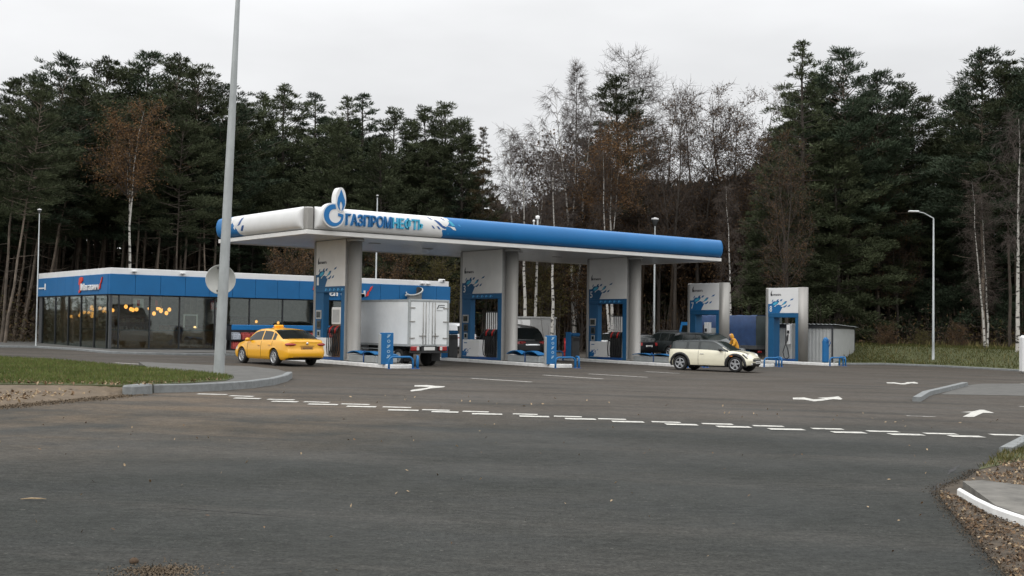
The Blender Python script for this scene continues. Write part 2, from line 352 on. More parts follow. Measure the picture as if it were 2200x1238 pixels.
def thing(name, label, cat, loc=(0, 0, 0), rz=0.0, group=None):
    o = bpy.data.objects.new(name, None); COL.objects.link(o); o.location = loc; o.rotation_euler = (0, 0, rz); o.empty_display_size = 0.2
    o['label'] = label; o['category'] = cat
    if group: o['group'] = group
    return o
def tag(o, label, cat, group=None, kind=None):
    if label: o['label'] = label
    if cat: o['category'] = cat
    if group: o['group'] = group
    if kind: o['kind'] = kind
    return o
def copy_tree(o, parent=None):
    c = o.copy(); COL.objects.link(c)
    if parent is not None: c.parent = parent
    for ch in list(o.children):
        copy_tree(ch, c)
    return c
def lerp(a, b, t): return a + (b - a) * t
def interp(pts, x):
    if x <= pts[0][0]: return pts[0][1]
    for (a, b), (c, d) in zip(pts, pts[1:]):
        if x <= c: return b + (d - b) * (x - a) / (c - a) if c > a else d
    return pts[-1][1]

def text_mesh(body, wid, hei, bold=0.0):
    cu = bpy.data.curves.new('lettering', 'FONT'); cu.body = body; cu.size = 1; cu.offset = bold; cu.resolution_u = 3
    o = bpy.data.objects.new('lettering', cu); COL.objects.link(o)
    dg = bpy.context.evaluated_depsgraph_get(); dg.update()
    me = bpy.data.meshes.new_from_object(o.evaluated_get(dg))
    vs = [v.co.copy() for v in me.vertices]; fs = [tuple(p.vertices) for p in me.polygons]
    bpy.data.objects.remove(o); bpy.data.curves.remove(cu); bpy.data.meshes.remove(me)
    x0 = min(v.x for v in vs); x1 = max(v.x for v in vs); y0 = min(v.y for v in vs); y1 = max(v.y for v in vs)
    return [((v.x - x0) / (x1 - x0) * wid, (v.y - y0) / (y1 - y0) * hei) for v in vs], fs
def add_text(mb, body, wid, hei, Mf, w0, w1, m=0, bold=0.0):   # lettering with depth: front face plus sides
    vs, fs = text_mesh(body, wid, hei, bold); n = len(vs)
    from collections import Counter
    ec = Counter(); ed = {}
    for f in fs:
        for a, b in zip(f, f[1:] + f[:1]): k = (min(a, b), max(a, b)); ec[k] += 1; ed[k] = (a, b)
    sides = [(a, b, b + n, a + n) for k, (a, b) in ed.items() if ec[k] == 1] if abs(w1 - w0) > 1e-6 else []
    if sides: mb.add([Mf(u, v, w0) for u, v in vs] + [Mf(u, v, w1) for u, v in vs], [tuple(i + n for i in f) for f in fs] + sides, m)
    else: mb.add([Mf(u, v, w1) for u, v in vs], fs, m)

def struct(name, mb, mats, fix=True):
    o = mb.build(name, mats, fix=fix); o['kind'] = 'structure'; return o
def sheet(name, pts, off, mname):
    mb = MB(); mb.add([on(p[0], p[1], off) for p in pts], [tuple(range(len(pts)))]); o = struct(name, mb, mname, fix=False)
    me = o.data
    if me.polygons[0].normal.z < 0: me.flip_normals()
    return o

# ================================================================== SETTING
def dl(d, l): return CAM * 0 + FH * d + RH * l
mb = MB(); mb.add([on(*(dl(d, l)[:2])) for d, l in ((-1500, -1500), (-1500, 1500), (1500, 1500), (1500, -1500))], [(0, 1, 2, 3)])
struct('ground', mb, 'forest_floor')
apts = [dl(-25, -70), dl(-25, 60), dl(40, 60), at(2700, 824), at(2200, 797), at(2005, 785), at(1840, 777), at(1795, 772), dl(84, 26), dl(88, -2), dl(82, -16), dl(76, -28), at(78, 742), at(0, 743), at(-900, 735)]
sheet('asphalt', apts, 0.004, 'asphalt')

def kerb(name, pts, h, wd, mname, side=1, drop=0.15, top_c=0.02, label=None):
    # a run of kerb stones along ground points, width to the given side, one mesh with a chamfered front edge
    P = [Vector((p.x, p.y, 0)) for p in pts]; mb = MB(); rings = []
    for i, p in enumerate(P):
        d = (P[min(i + 1, len(P) - 1)] - P[max(i - 1, 0)]).normalized(); nrm = Vector((-d.y, d.x, 0)) * side
        z = gz(p.x, p.y); q = p + nrm * wd
        ring = [(p.x, p.y, z - drop), (p.x, p.y, z + h - top_c), (p.x + nrm.x * top_c, p.y + nrm.y * top_c, z + h), (q.x, q.y, z + h), (q.x, q.y, z - drop)]
        rings.append([Vector(r) for r in ring])
    for a, b in zip(rings, rings[1:]):
        ln = (b[0] - a[0]).length; k = max(1, int(round(ln / 1.0)))
        for j in range(k):                      # stones a metre long with open joints
            g = min(0.006, ln * .02)
            t0 = j / k + (g / ln if j else 0); t1 = (j + 1) / k
            A = [u.lerp(v, t0) for u, v in zip(a, b)]; B = [u.lerp(v, t1) for u, v in zip(a, b)]
            mb.add(A + B, [(i, i + 1, i + 6, i + 5) for i in range(4)] + [(4, 0, 5, 9), (4, 3, 2, 1, 0), (5, 6, 7, 8, 9)])
    return struct(name, mb, mname)
def slab(name, pts, h, mname, drop=0.2):
    mb = MB(); n = len(pts)
    mb.prism([(p[0], p[1]) for p in pts], lambda u, v, w: Vector((u, v, gz(u, v) + w)), -drop, h, 0)
    return struct(name, mb, mname)

# left verge with its curved kerb
kf = [at(*p) for p in ((331, 845), (372, 844), (414, 843), (477, 840), (541, 835), (590, 828), (618, 820), (628, 813))]
kerb('kerb', kf, 0.20, 0.16, 'kerb_stone', side=1)
mb = MB()
a, b = at(287, 851), at(329, 846.5); d = (b - a).normalized(); ang = math.atan2(d.y, d.x)
X = Matrix.Translation(on(a.x, a.y)) @ Matrix.Rotation(ang, 4, 'Z')
mb.box(0, (b - a).length, 0.0, 0.30, -0.1, 0.235, 0, 0.04, X)
struct('kerb_end', mb, 'kerb_stone')
isl = [at(*p) for p in ((372, 842), (477, 838), (541, 833), (590, 826), (614, 818), (618, 812))] + [at(*p) for p in ((598, 806), (540, 799), (470, 797), (300, 789))]
slab('traffic_island', [p + (Vector((0, .1, 0))) for p in isl], 0.185, 'paving')
HV = 0.19
vpts = [at(-900, 818, HV), at(0, 826, HV), at(150, 828, HV), at(285, 829.5, HV), at(400, 823.5, HV), at(485, 818, HV), at(503, 812, HV), at(470, 806, HV), at(300, 791, HV), at(130, 776, HV), at(0, 769, HV), at(-900, 738, HV)]
slab('verge', vpts, HV + 0.012, 'verge_soil')
dpts = [at(*p) for p in ((-900, 842), (0, 838), (150, 839), (292, 839), (300, 849), (262, 853), (190, 858), (110, 863), (40, 872), (0, 876), (-900, 930))]
sheet('bare_earth', dpts, 0.011, 'bare_soil')
# low heap of earth pushed up against the verge edge
mb = MB(); hp = random.Random(3); rows = []
for i in range(60):
    px = lerp(-300, 288, i / 59); e = at(px, 828 + max(0, px) * .006, HV - .01); o = at(px, 872 - max(0, px + 0) * .085 + hp.uniform(-2, 2), 0.0)
    row = []
    for j in range(8):
        t = j / 7; p = Vector((e.x, e.y, 0)).lerp(Vector((o.x, o.y, 0)), t)
        row.append(on(p.x, p.y, (HV - .012) * (1 - t) ** 1.3 + 0.013 + (hp.uniform(-.012, .02) if 0 < j < 7 else 0)))
    rows.append(row)
mb.add([p for r in rows for p in r], [(i * 8 + j, i * 8 + j + 1, (i + 1) * 8 + j + 1, (i + 1) * 8 + j) for i in range(59) for j in range(7)], 0, True)
struct('earth_bank', mb, 'bare_soil')

# right-hand paved island, verge and old concrete
kerb('kerb', [at(1960, 863), at(1981, 850), at(2022, 840), at(2066, 829)], 0.13, 0.22, 'kerb_stone', side=-1)
sheet('pavement', [at(2020, 848), at(2072, 829), at(2110, 825), at(2700, 825), at(2700, 856), at(2200, 851)], 0.010, 'paving')
sheet('dirt_strip', [at(*p) for p in ((2012, 1052), (2030, 1085), (2062, 1125), (2110, 1180), (2160, 1238), (2260, 1420), (2500, 2200), (5200, 2400), (4200, 1100), (2600, 985), (2200, 975), (2130, 992), (2075, 1030))], 0.010, 'dark_soil')
gv = [at(*p) for p in ((2100, 1012), (2128, 992), (2152, 976), (2205, 948), (2500, 897), (4200, 905), (4200, 1020), (2500, 985), (2200, 990))]
sheet('verge', gv, 0.016, 'verge_soil')
kerb('kerb', [at(2146, 974), at(2200, 945), at(2420, 880), at(2900, 850)], 0.10, 0.2, 'kerb_stone', side=-1)
slab('concrete_slab', [at(*p) for p in ((2068, 1052), (2110, 1050), (2330, 1078), (2420, 1180), (2200, 1130), (2140, 1108))], 0.10, 'concrete')
kerb('painted_kerb', [at(*p) for p in ((2056, 1068), (2092, 1090), (2130, 1109), (2165, 1122), (2200, 1134))], 0.10, 0.035, 'kerb_white', side=1)
kerb('kerb', [at(*p) for p in ((1800, 784), (1900, 784), (2005, 788), (2100, 793), (2200, 799), (2700, 826))], 0.10, 0.16, 'kerb_stone', side=1)
gfar = [at(*p) for p in ((1800, 783), (1900, 783), (2005, 787), (2200, 798), (2700, 825))] + [dl(62, 60), dl(84, 40), dl(88, 26)]
KD = sorted(((p - CAM).dot(RH), (p - CAM).dot(FH)) for p in gfar[:5])
def bank_h(x, y):              # the verge rises gently towards the forest
    p = Vector((x, y, 0)); t = min(1, max(0, (p.dot(FH) - interp(KD, p.dot(RH))) / 12.0)); return .075 + .95 * t * t * (3 - 2 * t)
mb = MB(); rows = []
for i in range(31):
    l = lerp(KD[0][0], 70, i / 30); k0 = interp(KD, l); rows.append([on(*dl(lerp(k0, 106, j / 16), l)[:2]) + Vector((0, 0, bank_h(*dl(lerp(k0, 106, j / 16), l)[:2]))) for j in range(17)])
mb.add([q for r in rows for q in r], [(i * 17 + j, i * 17 + j + 1, (i + 1) * 17 + j + 1, (i + 1) * 17 + j) for i in range(30) for j in range(16)], 0, True)
rim = [r[0] for r in rows]; mb.add(rim + [q - Vector((0, 0, .4)) for q in rim], [(i, i + 1, 32 + i, 31 + i) for i in range(30)]); side = rows[0]; mb.add(side + [q - Vector((0, 0, 1.5)) for q in side], [(i, i + 1, 18 + i, 17 + i) for i in range(16)])
struct('verge', mb, 'verge_soil')
kerb('kerb', [at(-900, 742), at(0, 747), at(78, 748), at(160, 753), at(232, 760), at(300, 762), at(420, 764), at(560, 766), at(700, 766)], 0.11, 0.2, 'kerb_stone', side=1)
sp = [at(-900, 741), at(0, 746), at(78, 747), at(160, 752), at(232, 758.5), at(300, 760.5), at(700, 764)]
slab('pavement', sp + [Vector((42.5, 58.2, 0)), Vector((42.5, 72, 0)), Vector((16, 74, 0))], 0.10, 'paving')

# painted markings
def dash(name, xl, yl, xr, yr, wd, mname='road_paint', off=0.010):
    a, b = at(xl, yl), at(xr, yr); d = (b - a).normalized(); nrm = Vector((d.y, -d.x, 0)) * wd * .5
    if (a + nrm - CAM).length > (a - nrm - CAM).length: nrm = -nrm
    mb = MB(); k = 6; top = []; bot = []
    r = random.Random(int(xl * 7 + yl))
    for i in range(k + 1):
        p = a.lerp(b, i / k); q1 = p - nrm * (1 + r.uniform(-.05, .05)); q2 = p + nrm * (1 + r.uniform(-.05, .05))
        top.append(on(q1.x, q1.y, off)); bot.append(on(q2.x, q2.y, off))
    mb.add(top + bot[::-1], [tuple(range(2 * k + 2))])
    o = struct(name, mb, mname, fix=False)
    if o.data.polygons[0].normal.z < 0: o.data.flip_normals()
    return o
UPPER = [(424, 487, 848), (494, 545, 852), (575, 632, 859.5), (653, 708, 865), (733, 794, 869.5), (822, 883, 876), (907, 966, 882), (994, 1050, 885.5), (1102, 1155, 891), (1190, 1250, 896), (1285, 1345, 901.5), (1400, 1462, 908), (1508, 1574, 912), (1618, 1683, 916.5), (1744, 1811, 922.5), (1863, 1930, 928), (1986, 2055, 933), (2128, 2196, 935.5)]
LOWER = [(503, 560, 857), (584, 640, 864), (662, 726, 870), (745, 808, 874.8), (834, 899, 882.5), (927, 985, 886.3), (1014, 1079, 890.8), (1116, 1180, 896), (1214, 1280, 901.5), (1315, 1383, 907.5), (1430, 1498, 913.5), (1540, 1612, 918.5), (1652, 1727, 923.8), (1788, 1858, 930.5), (1911, 1982, 935), (2040, 2111, 939)]
for x0, x1, y in UPPER: dash('give_way_dash', x0, y - .8, x1, y + .8, 0.25)
for x0, x1, y in LOWER: dash('give_way_dash', x0, y - .5, x1, y + .9, 0.31, off=0.014)
for (x0, y0, x1, y1, wd) in ((1012, 813.5, 1142, 821.5, 0.16), (1167, 806.5, 1296, 815, 0.16), (1265, 804, 1391, 811.3, 0.16), (1387, 799, 1460, 803, 0.16), (246, 780, 306, 783.5, 0.16)):
    dash('lane_line', x0, y0, x1, y1, wd)
dash('lane_line', 1948, 894.5, 2010, 896.5, 0.14, 'worn_paint'); dash('lane_line', 2190, 874, 2290, 877, 0.12)
dash('lane_line', 2195, 825, 2260, 826, 0.2)
def arrow(pts, off=0.011):
    mb = MB(); mb.add([on(*(at(*p)[:2]), off) for p in pts], [tuple(range(len(pts)))])
    o = struct('road_arrow', mb, 'road_paint', fix=False)
    if o.data.polygons[0].normal.z < 0: o.data.flip_normals()
arrow([(881, 840.8), (885, 838.6), (917, 834.2), (922, 832.2), (890, 831.4), (891, 828.6), (917, 828.2), (935, 830), (957, 831), (953, 833), (925, 835.5), (905, 839.8), (884, 842)])
arrow([(1703, 855.5), (1728, 855), (1748, 859), (1772, 858), (1756, 855.8), (1786, 854.3), (1801, 852.3), (1810, 858), (1806, 859.6), (1790, 858.3), (1765, 862), (1748, 863.3), (1728, 859.6), (1704, 859)])
arrow([(1904, 822.3), (1922, 822.4), (1936, 824.4), (1948, 823.4), (1944, 822.4), (1964, 821.2), (1973, 823.5), (1971, 825), (1958, 824.2), (1944, 826.6), (1936, 826.6), (1920, 824.6), (1906, 824.4)])
arrow([(2065, 886.6), (2090, 885), (2105, 881.4), (2114, 881.6), (2136, 888.3), (2112, 888), (2092, 897), (2068, 896.6), (2086, 887.4)])

# ================================================================== SHOP
SX0, SX1, SY0, SY1 = 20.82, 41.6, 58.87, 70.6
Z0 = gz(SX0, SY0) + 0.03
ZG, ZB, ZT = 3.08, 4.10, 4.42
shop = thing('shop_building', 'low shop building with dark glass walls, blue fascia and white parapet left of the pumps', 'shop', (SX0, SY0, 0))
def loc(mb, name, mats, par=None): return mb.build(name, mats, par or shop)
W_, D_ = SX1 - SX0, SY1 - SY0
mb = MB(); mb.box(0.1, W_ - 0.1, 0.1, D_ - .1, Z0 - .4, Z0 + .05); loc(mb, 'floor', 'interior_floor')
mb = MB(); mb.box(0.05, W_ - .05, 11.3, 11.5, Z0 + .05, ZG); mb.box(W_ - .3, W_ - .1, .2, 11.3, Z0 + .05, ZG); mb.box(6.5, W_ - .3, 6.0, 6.2, Z0 + .05, ZG); mb.box(0.0, .2, 7.0, D_, Z0 - .3, ZG - .001) if 0 else None; loc(mb, 'inner_wall', 'interior_wall')
mb = MB(); mb.box(0.06, W_ - .06, .06, D_ - .06, ZG + .02, ZG + .2); loc(mb, 'ceiling', 'interior_wall')
mb = MB(); mb.box(0.16, W_ - .16, .16, D_ - .16, ZG + .21, ZT - .06); loc(mb, 'roof', 'grey_panel')
# fascia panels
def fascia_side(n, along, off):
    pass
mb = MB(); step = 1.335
x = -0.14
while x < W_ - .05:
    x2 = min(x + step, W_ + .14)
    if not (18.05 < (x + x2) / 2 < 19.2): mb.box(x + .008, x2 - .008, -.16, .02, ZG, ZB, 0, .01)
    else: mb.box(x + .008, 17.95, -.16, .02, ZG, ZB, 0, .01) if x < 17.9 else None; mb.box(19.0, x2 - .008, -.16, .02, ZG, ZB, 0, .01) if x2 > 19.05 else None
    x = x2
y = 0.02
while y < D_ - .02:
    y2 = min(y + step, D_ + .1)
    mb.box(-.16, .02, y + .008, y2 - .008, ZG, ZB, 0, .01); mb.box(W_ - .02, W_ + .16, y + .008, y2 - .008, ZG, ZB, 0, .01); y = y2
loc(mb, 'fascia', 'blue_panel')
mb = MB(); mb.box(-.11, W_ + .11, -.11, .15, ZG + .02, ZB - .02); mb.box(-.11, .15, .15, D_, ZG + .02, ZB - .02); mb.box(W_ - .15, W_ + .11, .15, D_, ZG + .02, ZB - .02); loc(mb, 'fascia_backing', 'dark_frame')
mb = MB(); mb.box(-.1, W_ + .06, -.1, .16, ZB + .004, ZT, 0, .015); mb.box(-.1, .16, .16, D_, ZB + .004, ZT, 0, .015); mb.box(W_ - .2, W_ + .06, .16, D_, ZB + .004, ZT, 0, .015); loc(mb, 'parapet', 'white_panel')
# glazing, one pane to a bay
leftY = [0.0, 0.42, 2.29, 4.40, 6.47, 8.73, 11.1]; frontX = [0.0, 0.42, 2.03, 3.63, 5.6, 7.6, 9.6, 11.6, 13.6]
def pane(x0, x1, y0, y1):
    mb = MB(); along_x = abs(x1 - x0) > abs(y1 - y0)
    if along_x: mb.box(x0 + .03, x1 - .03, -.012, .0, Z0 + .1, ZG - .03)
    else: mb.box(-.012, 0.0, y0 + .03, y1 - .03, Z0 + .1, ZG - .03)
    p = loc(mb, 'window', GLASS)
    mb = MB()
    if along_x:
        mb.box(x0 - .03, x0 + .03, -.05, .06, Z0 + .02, ZG - .002); mb.box(x0 + .03, x1 - .03, -.04, .05, Z0 + .02, Z0 + .1); mb.box(x0 + .03, x1 - .03, -.04, .05, ZG - .06, ZG - .004)
    else:
        mb.box(-.05, .06, y1 - .03, y1 + .03, Z0 + .02, ZG - .002); mb.box(-.04, .05, y0 + .03, y1 - .03, Z0 + .02, Z0 + .1); mb.box(-.04, .05, y0 + .03, y1 - .03, ZG - .06, ZG - .004)
    f = mb.build('window_frame', 'dark_frame', p)
for a, b in zip(leftY, leftY[1:]): pane(0, 0, a, b)
for a, b in zip(frontX, frontX[1:]): pane(a, b, 0, 0)
mb = MB(); mb.box(-.055, .065, -.055, .065, Z0, ZG - .003); loc(mb, 'corner_post', 'dark_grey')
mb = MB(); mb.box(-.03, .05, 11.15, D_, Z0 - .3, ZG - .003); mb.box(13.65, W_, -.03, .08, Z0 - .3, ZG - .003); mb.box(W_ - .08, W_, .08, D_, Z0 - .3, ZG - .003); mb.box(.05, W_ - .08, D_ - .08, D_, Z0 - .3, ZG - .003); loc(mb, 'wall', 'dark_grey')
mb = MB(); mb.box(14.3, 16.1, -.06, -.035, Z0 + .1, 2.5); d = loc(mb, 'door', GLASS); mb = MB(); mb.box(14.2, 14.3, -.08, -.031, Z0, 2.6); mb.box(16.1, 16.2, -.08, -.031, Z0, 2.6); mb.box(14.3, 16.1, -.08, -.031, 2.5, 2.6); mb.box(15.17, 15.23, -.08, -.031, Z0, 2.5); mb.build('door_frame', 'galvanised', d)
mb = MB(); mb.box(-.02, W_, -.1, -.062, Z0 - .25, Z0 + .02); mb.box(-.1, -.062, -.1, D_, Z0 - .25, Z0 + .02); loc(mb, 'plinth', 'concrete')

def left_map(x, yl, z): return lambda u, v, wd: Vector((x - wd, yl - u, z + v))       # wall facing -X, read from the far end to the near end
def front_map(x, yf, z): return lambda u, v, wd: Vector((x + u, yf - wd, z + v))      # wall facing -Y
RED1 = [(0.0, .55), (.10, .95), (.45, 1.05), (.78, 1.0), (.80, .80), (.50, .68), (.52, .40), (.40, .05), (.10, -.05), (.05, .12), (.28, .22), (.24, .50)]
RED2 = [(0, 0), (.22, .05), (.30, .35), (.18, .38)], [(.22, .30), (.42, .42), (.60, .78), (.42, .70)]
def shop_sign(name, label, Mf, sc, hgt, tw):
    s = thing(name, label, 'shop sign')
    mb = MB(); mb.prism([(u * sc, v * sc) for u, v in RED1], Mf, 0.005, 0.05); mb.build('emblem', 'red_print', s)
    mb = MB(); add_text(mb, 'Магазин', tw, hgt, lambda u, v, w: Mf(u + .52 * sc, v + .14 * sc, w), 0.01, 0.08, 0, 0.012); mb.build('lettering', 'white_panel', s)
    mb = MB()
    for q in RED2: mb.prism([(u * sc + tw + .58 * sc, v * sc + .18 * sc) for u, v in q], Mf, 0.005, 0.05)
    mb.build('accent', 'red_print', s)
    return s
shop_sign('shop_sign', 'red and white shop sign on the short left wall of the shop', left_map(SX0 - .165, SY0 + 4.35, ZG + .12), 0.80, 0.36, 2.7)
shop_sign('shop_sign', 'red and white shop sign on the long front wall, half hidden behind the first pump', front_map(32.2, SY0 - .165, ZG + .12), 0.80, 0.50, 3.0)
mb = MB(); mb.box(SX0 - .2, SX0 - .17, 69.2, 70.2, ZG + .42, ZG + .50); mb.box(SX0 - .2, SX0 - .17, 68.95, 69.12, ZG + .36, ZG + .72); tag(mb.build('address_plate', 'white_panel'), 'small white plate at the far left end of the blue shop fascia', 'plate')

# lit lamps hanging inside
def pendant(name, label, p, n, spread, seed, r=0.088):
    s = thing(name, label, 'lamp', p); q = random.Random(seed)
    mb = MB(); mb.tube([(0, 0, 0.1), (0, 0, ZG - p[2])], .012, 6); mb.lathe([(.02, .1), (.10, .12), (.10, .16), (.02, .18)], 12); bulbs = []
    for i in range(n):
        a = 2 * PI * i / n + q.uniform(-.3, .3); rr = spread * q.uniform(.85, 1.4); zz = q.uniform(-.22, .12)
        b = Vector((rr * math.cos(a), rr * math.sin(a), zz)); bulbs.append(b); mb.tube([(0, 0, .12), b * .6 + Vector((0, 0, .1)), b + Vector((0, 0, .06))], .008, 5)
    mb.build('stem', 'dark_frame', s)
    for b in bulbs:
        m2 = MB(); m2.ellipsoid(b, (r, r, r * 1.15), 10, 6); m2.build('bulb', 'bulb', s)
def at_x(px, py, X): d = ray(px, py); return CAM + d * (X / d.x)
def at_y(px, py, Y): d = ray(px, py); return CAM + d * (Y / d.y)
pendant('chandelier', 'small lit lamp cluster behind the left glass wall, the one nearest the far left end', at_x(113, 673, 23.4), 3, .16, 1, .10)
pendant('chandelier', 'lit lamp cluster behind the left glass wall, below the red emblem of the shop sign', at_x(184, 672, 23.0), 6, .30, 2)
pendant('chandelier', 'largest lit lamp cluster, behind the left glass wall next to the shop corner', at_x(219, 663, 22.9), 9, .52, 3)
pendant('chandelier', 'lit lamp cluster just right of the shop corner, left of the white poster', at_y(283, 661, 61.4), 4, .28, 4, .10)
pendant('chandelier', 'lit lamp cluster in the shop between the corner and the round sign', at_y(348, 667, 61.4), 6, .34, 5, .10)
for px, py, lb in ((241, 662, 'single lit bulb lamp at the shop corner post'), (319, 665, 'thin lit bulb lamp between the two front lamp clusters'), (152, 674, 'thin lit bulb lamp behind the left glass wall under the sign'), (550, 692, 'small lit bulb lamp in the shop above the yellow taxi windscreen'), (597, 691, 'small lit bulb lamp in the shop above the yellow taxi roof')):
    p = at_x(px, py, 22.4) if px < 240 else at_y(px, py, 61.0); pendant('pendant_lamp', lb, p, 1, .02, px, .075)
mb = MB(); p = at_y(420, 703, 60.6); mb.ellipsoid(p, (.12, .05, .06), 10, 6); sl_ = thing('spot_lamp', 'small lit spot lamp beside the white square outline sign', 'lamp', p); mb.v = [tuple(Vector(q) - p) for q in mb.v]; mb.build('bulb', 'small_bulb', sl_); mb = MB(); mb.tube([(0, 0, .05), (0, 0, ZG - p.z)], .008, 5); mb.build('stem', 'dark_frame', sl_)
# posters, frame, counters and shelves inside
def poster(label, px0, px1, py0, py1, m1, m2, Y=59.15):
    a, b = at_y(px0, py1, Y), at_y(px1, py0, Y); s = thing('poster', label, 'poster', (a.x, Y, a.z)); wd, h = b.x - a.x, b.z - a.z
    mb = MB(); mb.box(0, wd, 0, .02, 0, h); mb.build('sheet', m1, s)
    mb = MB(); mb.box(wd * .36, wd * .64, -.006, -.002, h * .2, h * .85); mb.build('print', m2, s)
poster('pale poster with a red picture behind the shop glass right of the corner', 286, 309, 642, 661, 'white_panel', 'poster_red')
poster('pale brown poster in the shop window right of the red picture poster', 325, 347, 643, 660, 'interior_wood', 'poster_red')
poster('pinkish poster in the shop window beside the round sign', 452, 476, 646, 665, 'goods_red', 'goods_pale')
a, b = at_y(394, 704, 59.6), at_y(425, 676, 59.6); mb = MB(); x0, x1, z0, z1 = a.x, b.x, a.z, b.z
mb.box(x0, x0 + .07, 59.6, 59.66, z0, z1); mb.box(x1 - .07, x1, 59.6, 59.66, z0, z1); mb.box(x0 + .07, x1 - .07, 59.6, 59.66, z1 - .07, z1); mb.tube([(lerp(x0, x1, .5), 59.63, z1), (lerp(x0, x1, .5), 59.63, ZG)], .01, 5)
tag(mb.build('window_sign', 'white_panel'), 'white square outline sign hanging behind the shop glass', 'sign')
ir = random.Random(5)
def shelf(label, x, y, wd, dp, h, n):
    s = thing('shelf_unit', label, 'shelf', (x, y, Z0 + .05)); mb = MB()
    mb.box(0, .05, 0, dp, 0, h); mb.box(wd - .05, wd, 0, dp, 0, h)
    for k in range(n): mb.box(.05, wd - .05, 0, dp, k * h / n + .05, k * h / n + .09)
    mb.box(.05, wd - .05, dp - .03, dp, .09, h); mb.build('rack', 'interior_wood', s)
    mb = MB()
    for k in range(n):
        u = .1
        while u < wd - .25:
            q = ir.uniform(.1, .25); mb.box(u, u + q, .05, dp * .8, k * h / n + .09, k * h / n + .09 + ir.uniform(.15, .8 * h / n - .08)); u += q + ir.uniform(.01, .1)
    g = mb.build('goods', 'goods_mixed', s); g['kind'] = 'stuff'
shelf('wooden shelf unit of goods inside the shop behind the corner glass', 22.0, 63.5, 2.6, .5, 1.7, 4)
shelf('low shelf unit of goods behind the second front pane of the shop', 24.9, 62.2, 2.4, .5, 1.25, 3)
shelf('shelf unit of goods behind the middle panes of the shop front', 28.6, 63.2, 4.2, .5, 1.8, 4)
for (label, x0, x1, y0, y1) in (('dark wooden counter inside the shop along the left glass wall', 21.9, 22.6, 62.5, 66.8), ('long dark counter inside the shop below the two front lamp clusters', 21.9, 27.0, 60.4, 61.0)):
    c = thing('shop_counter', label, 'counter', (x0, y0, Z0 + .05)); mb = MB(); mb.box(0, x1 - x0, 0, y1 - y0, 0, .95); mb.build('cabinet', 'interior_wood', c); mb = MB(); mb.box(-.05, x1 - x0 + .05, -.05, y1 - y0 + .05, .952, 1.0); mb.build('counter_top', 'dark_grey', c)

# goods rack standing outside the shop front
rk = thing('display_rack', 'outdoor rack with a blue header in front of the shop behind the taxi', 'rack', (27.0, 57.95, gz(27, 58) + .1)); RW = 6.8
mb = MB(); mb.box(0, RW, 0, .06, 1.08, 1.36, 0, .02); mb.build('header', 'blue_fascia', rk)
mb = MB()
for k in range(5): x = RW * k / 4; mb.box(x - .03, x + .03, .1, .16, 0, 1.08); mb.box(x - .03, x + .03, .6, .66, 0, 1.08)
for z in (.06, .56): mb.box(0, RW, .08, .68, z - .03, z)
mb.box(0, RW, .66, .70, 0, 1.3); mb.build('frame', 'dark_frame', rk)
cols = ['first', 'second', 'third', 'fourth', 'fifth', 'sixth']
for r_, z in enumerate((.06, .56)):
    for k in range(12):
        x = .12 + k * .56; mn = 'goods_red' if (k + r_) % 3 != 1 else 'goods_pale'
        s = MB(); s.box(0, .46, 0, .4, 0, .30, 0, .03)
        for i in range(4):
            for j in range(3): s.lathe([(.05, .30), (.05, .33), (.02, .37), (.02, .40)], 8, 0, Matrix.Translation((.07 + i * .107, .08 + j * .12, 0)))
        o = s.build('bottle_pack', mn, None, (27.0 + x, 58.05, gz(27, 58) + .1 + z))
        if (r_, k) == (0, 0): lb = 'leftmost bottle pack on the bottom shelf of the outdoor rack'
        elif (r_, k) == (1, 0): lb = 'leftmost bottle pack on the top shelf of the outdoor rack'
        else: lb = '%s bottle pack on the %s shelf of the outdoor rack' % ('red' if mn == 'goods_red' else 'pale blue', 'top' if r_ else 'bottom')
        tag(o, lb, 'bottle pack', 'bottle packs on the outdoor rack' if k == 0 else lb.replace('bottle pack', 'bottle packs'))
# lamps and camera on the parapet, duct in the fascia gap
def floodlight(label, px, py, cat='floodlight', s=1.0, Y=SY0 - .12):
    p = at_y(px, py, Y); f = thing('floodlight', label, cat, p)
    mb = MB(); mb.box(-.12 * s, .12 * s, -.18 * s, 0, -.04 * s, .04 * s, 0, .015); mb.build('housing', 'white_panel', f)
    mb = MB(); mb.box(-.10 * s, .10 * s, -.15 * s, -.02 * s, -.055 * s, -.042 * s); mb.build('lens', 'dark_grey', f)
    mb = MB(); mb.tube([(0, -.02, 0), (0, .03, .03)], .02 * s, 6); mb.build('bracket', 'galvanised', f)
floodlight('small white floodlight on the parapet just right of the shop corner', 288, 583)
floodlight('small white floodlight on the parapet between the shop corner and the round sign', 392, 587.5)
floodlight('left of the two small floodlights on the parapet above the duct', 907, 609)
floodlight('right of the two small floodlights on the parapet above the duct', 919, 609.5)
p = at_y(949, 603.5, SY0 - .05); c = thing('security_camera', 'white security camera at the right end of the shop parapet', 'camera', p)
mb = MB(); mb.box(-.20, .20, -.12, .12, -.10, .10, 0, .04); mb.build('housing', 'white_panel', c); mb = MB(); mb.lathe([(.06, 0), (.06, .04), (.045, .045)], 12, 0, Matrix.Translation((.05, -.12, 0)) @ Matrix.Rotation(PI / 2, 4, 'X')); mb.build('lens', 'dark_grey', c)
mb = MB(); mb.tube([(-.05, 0, -.1), (-.05, .1, -.22)], .03, 6); mb.build('bracket', 'white_panel', c)
p0 = at_y(890, 655, SY0 - .45); dv = thing('ventilation_duct', 'pale metal duct with an open slanted mouth above the box truck', 'duct', (p0.x, p0.y, 0))
mb = MB(); n = 20; ring = []
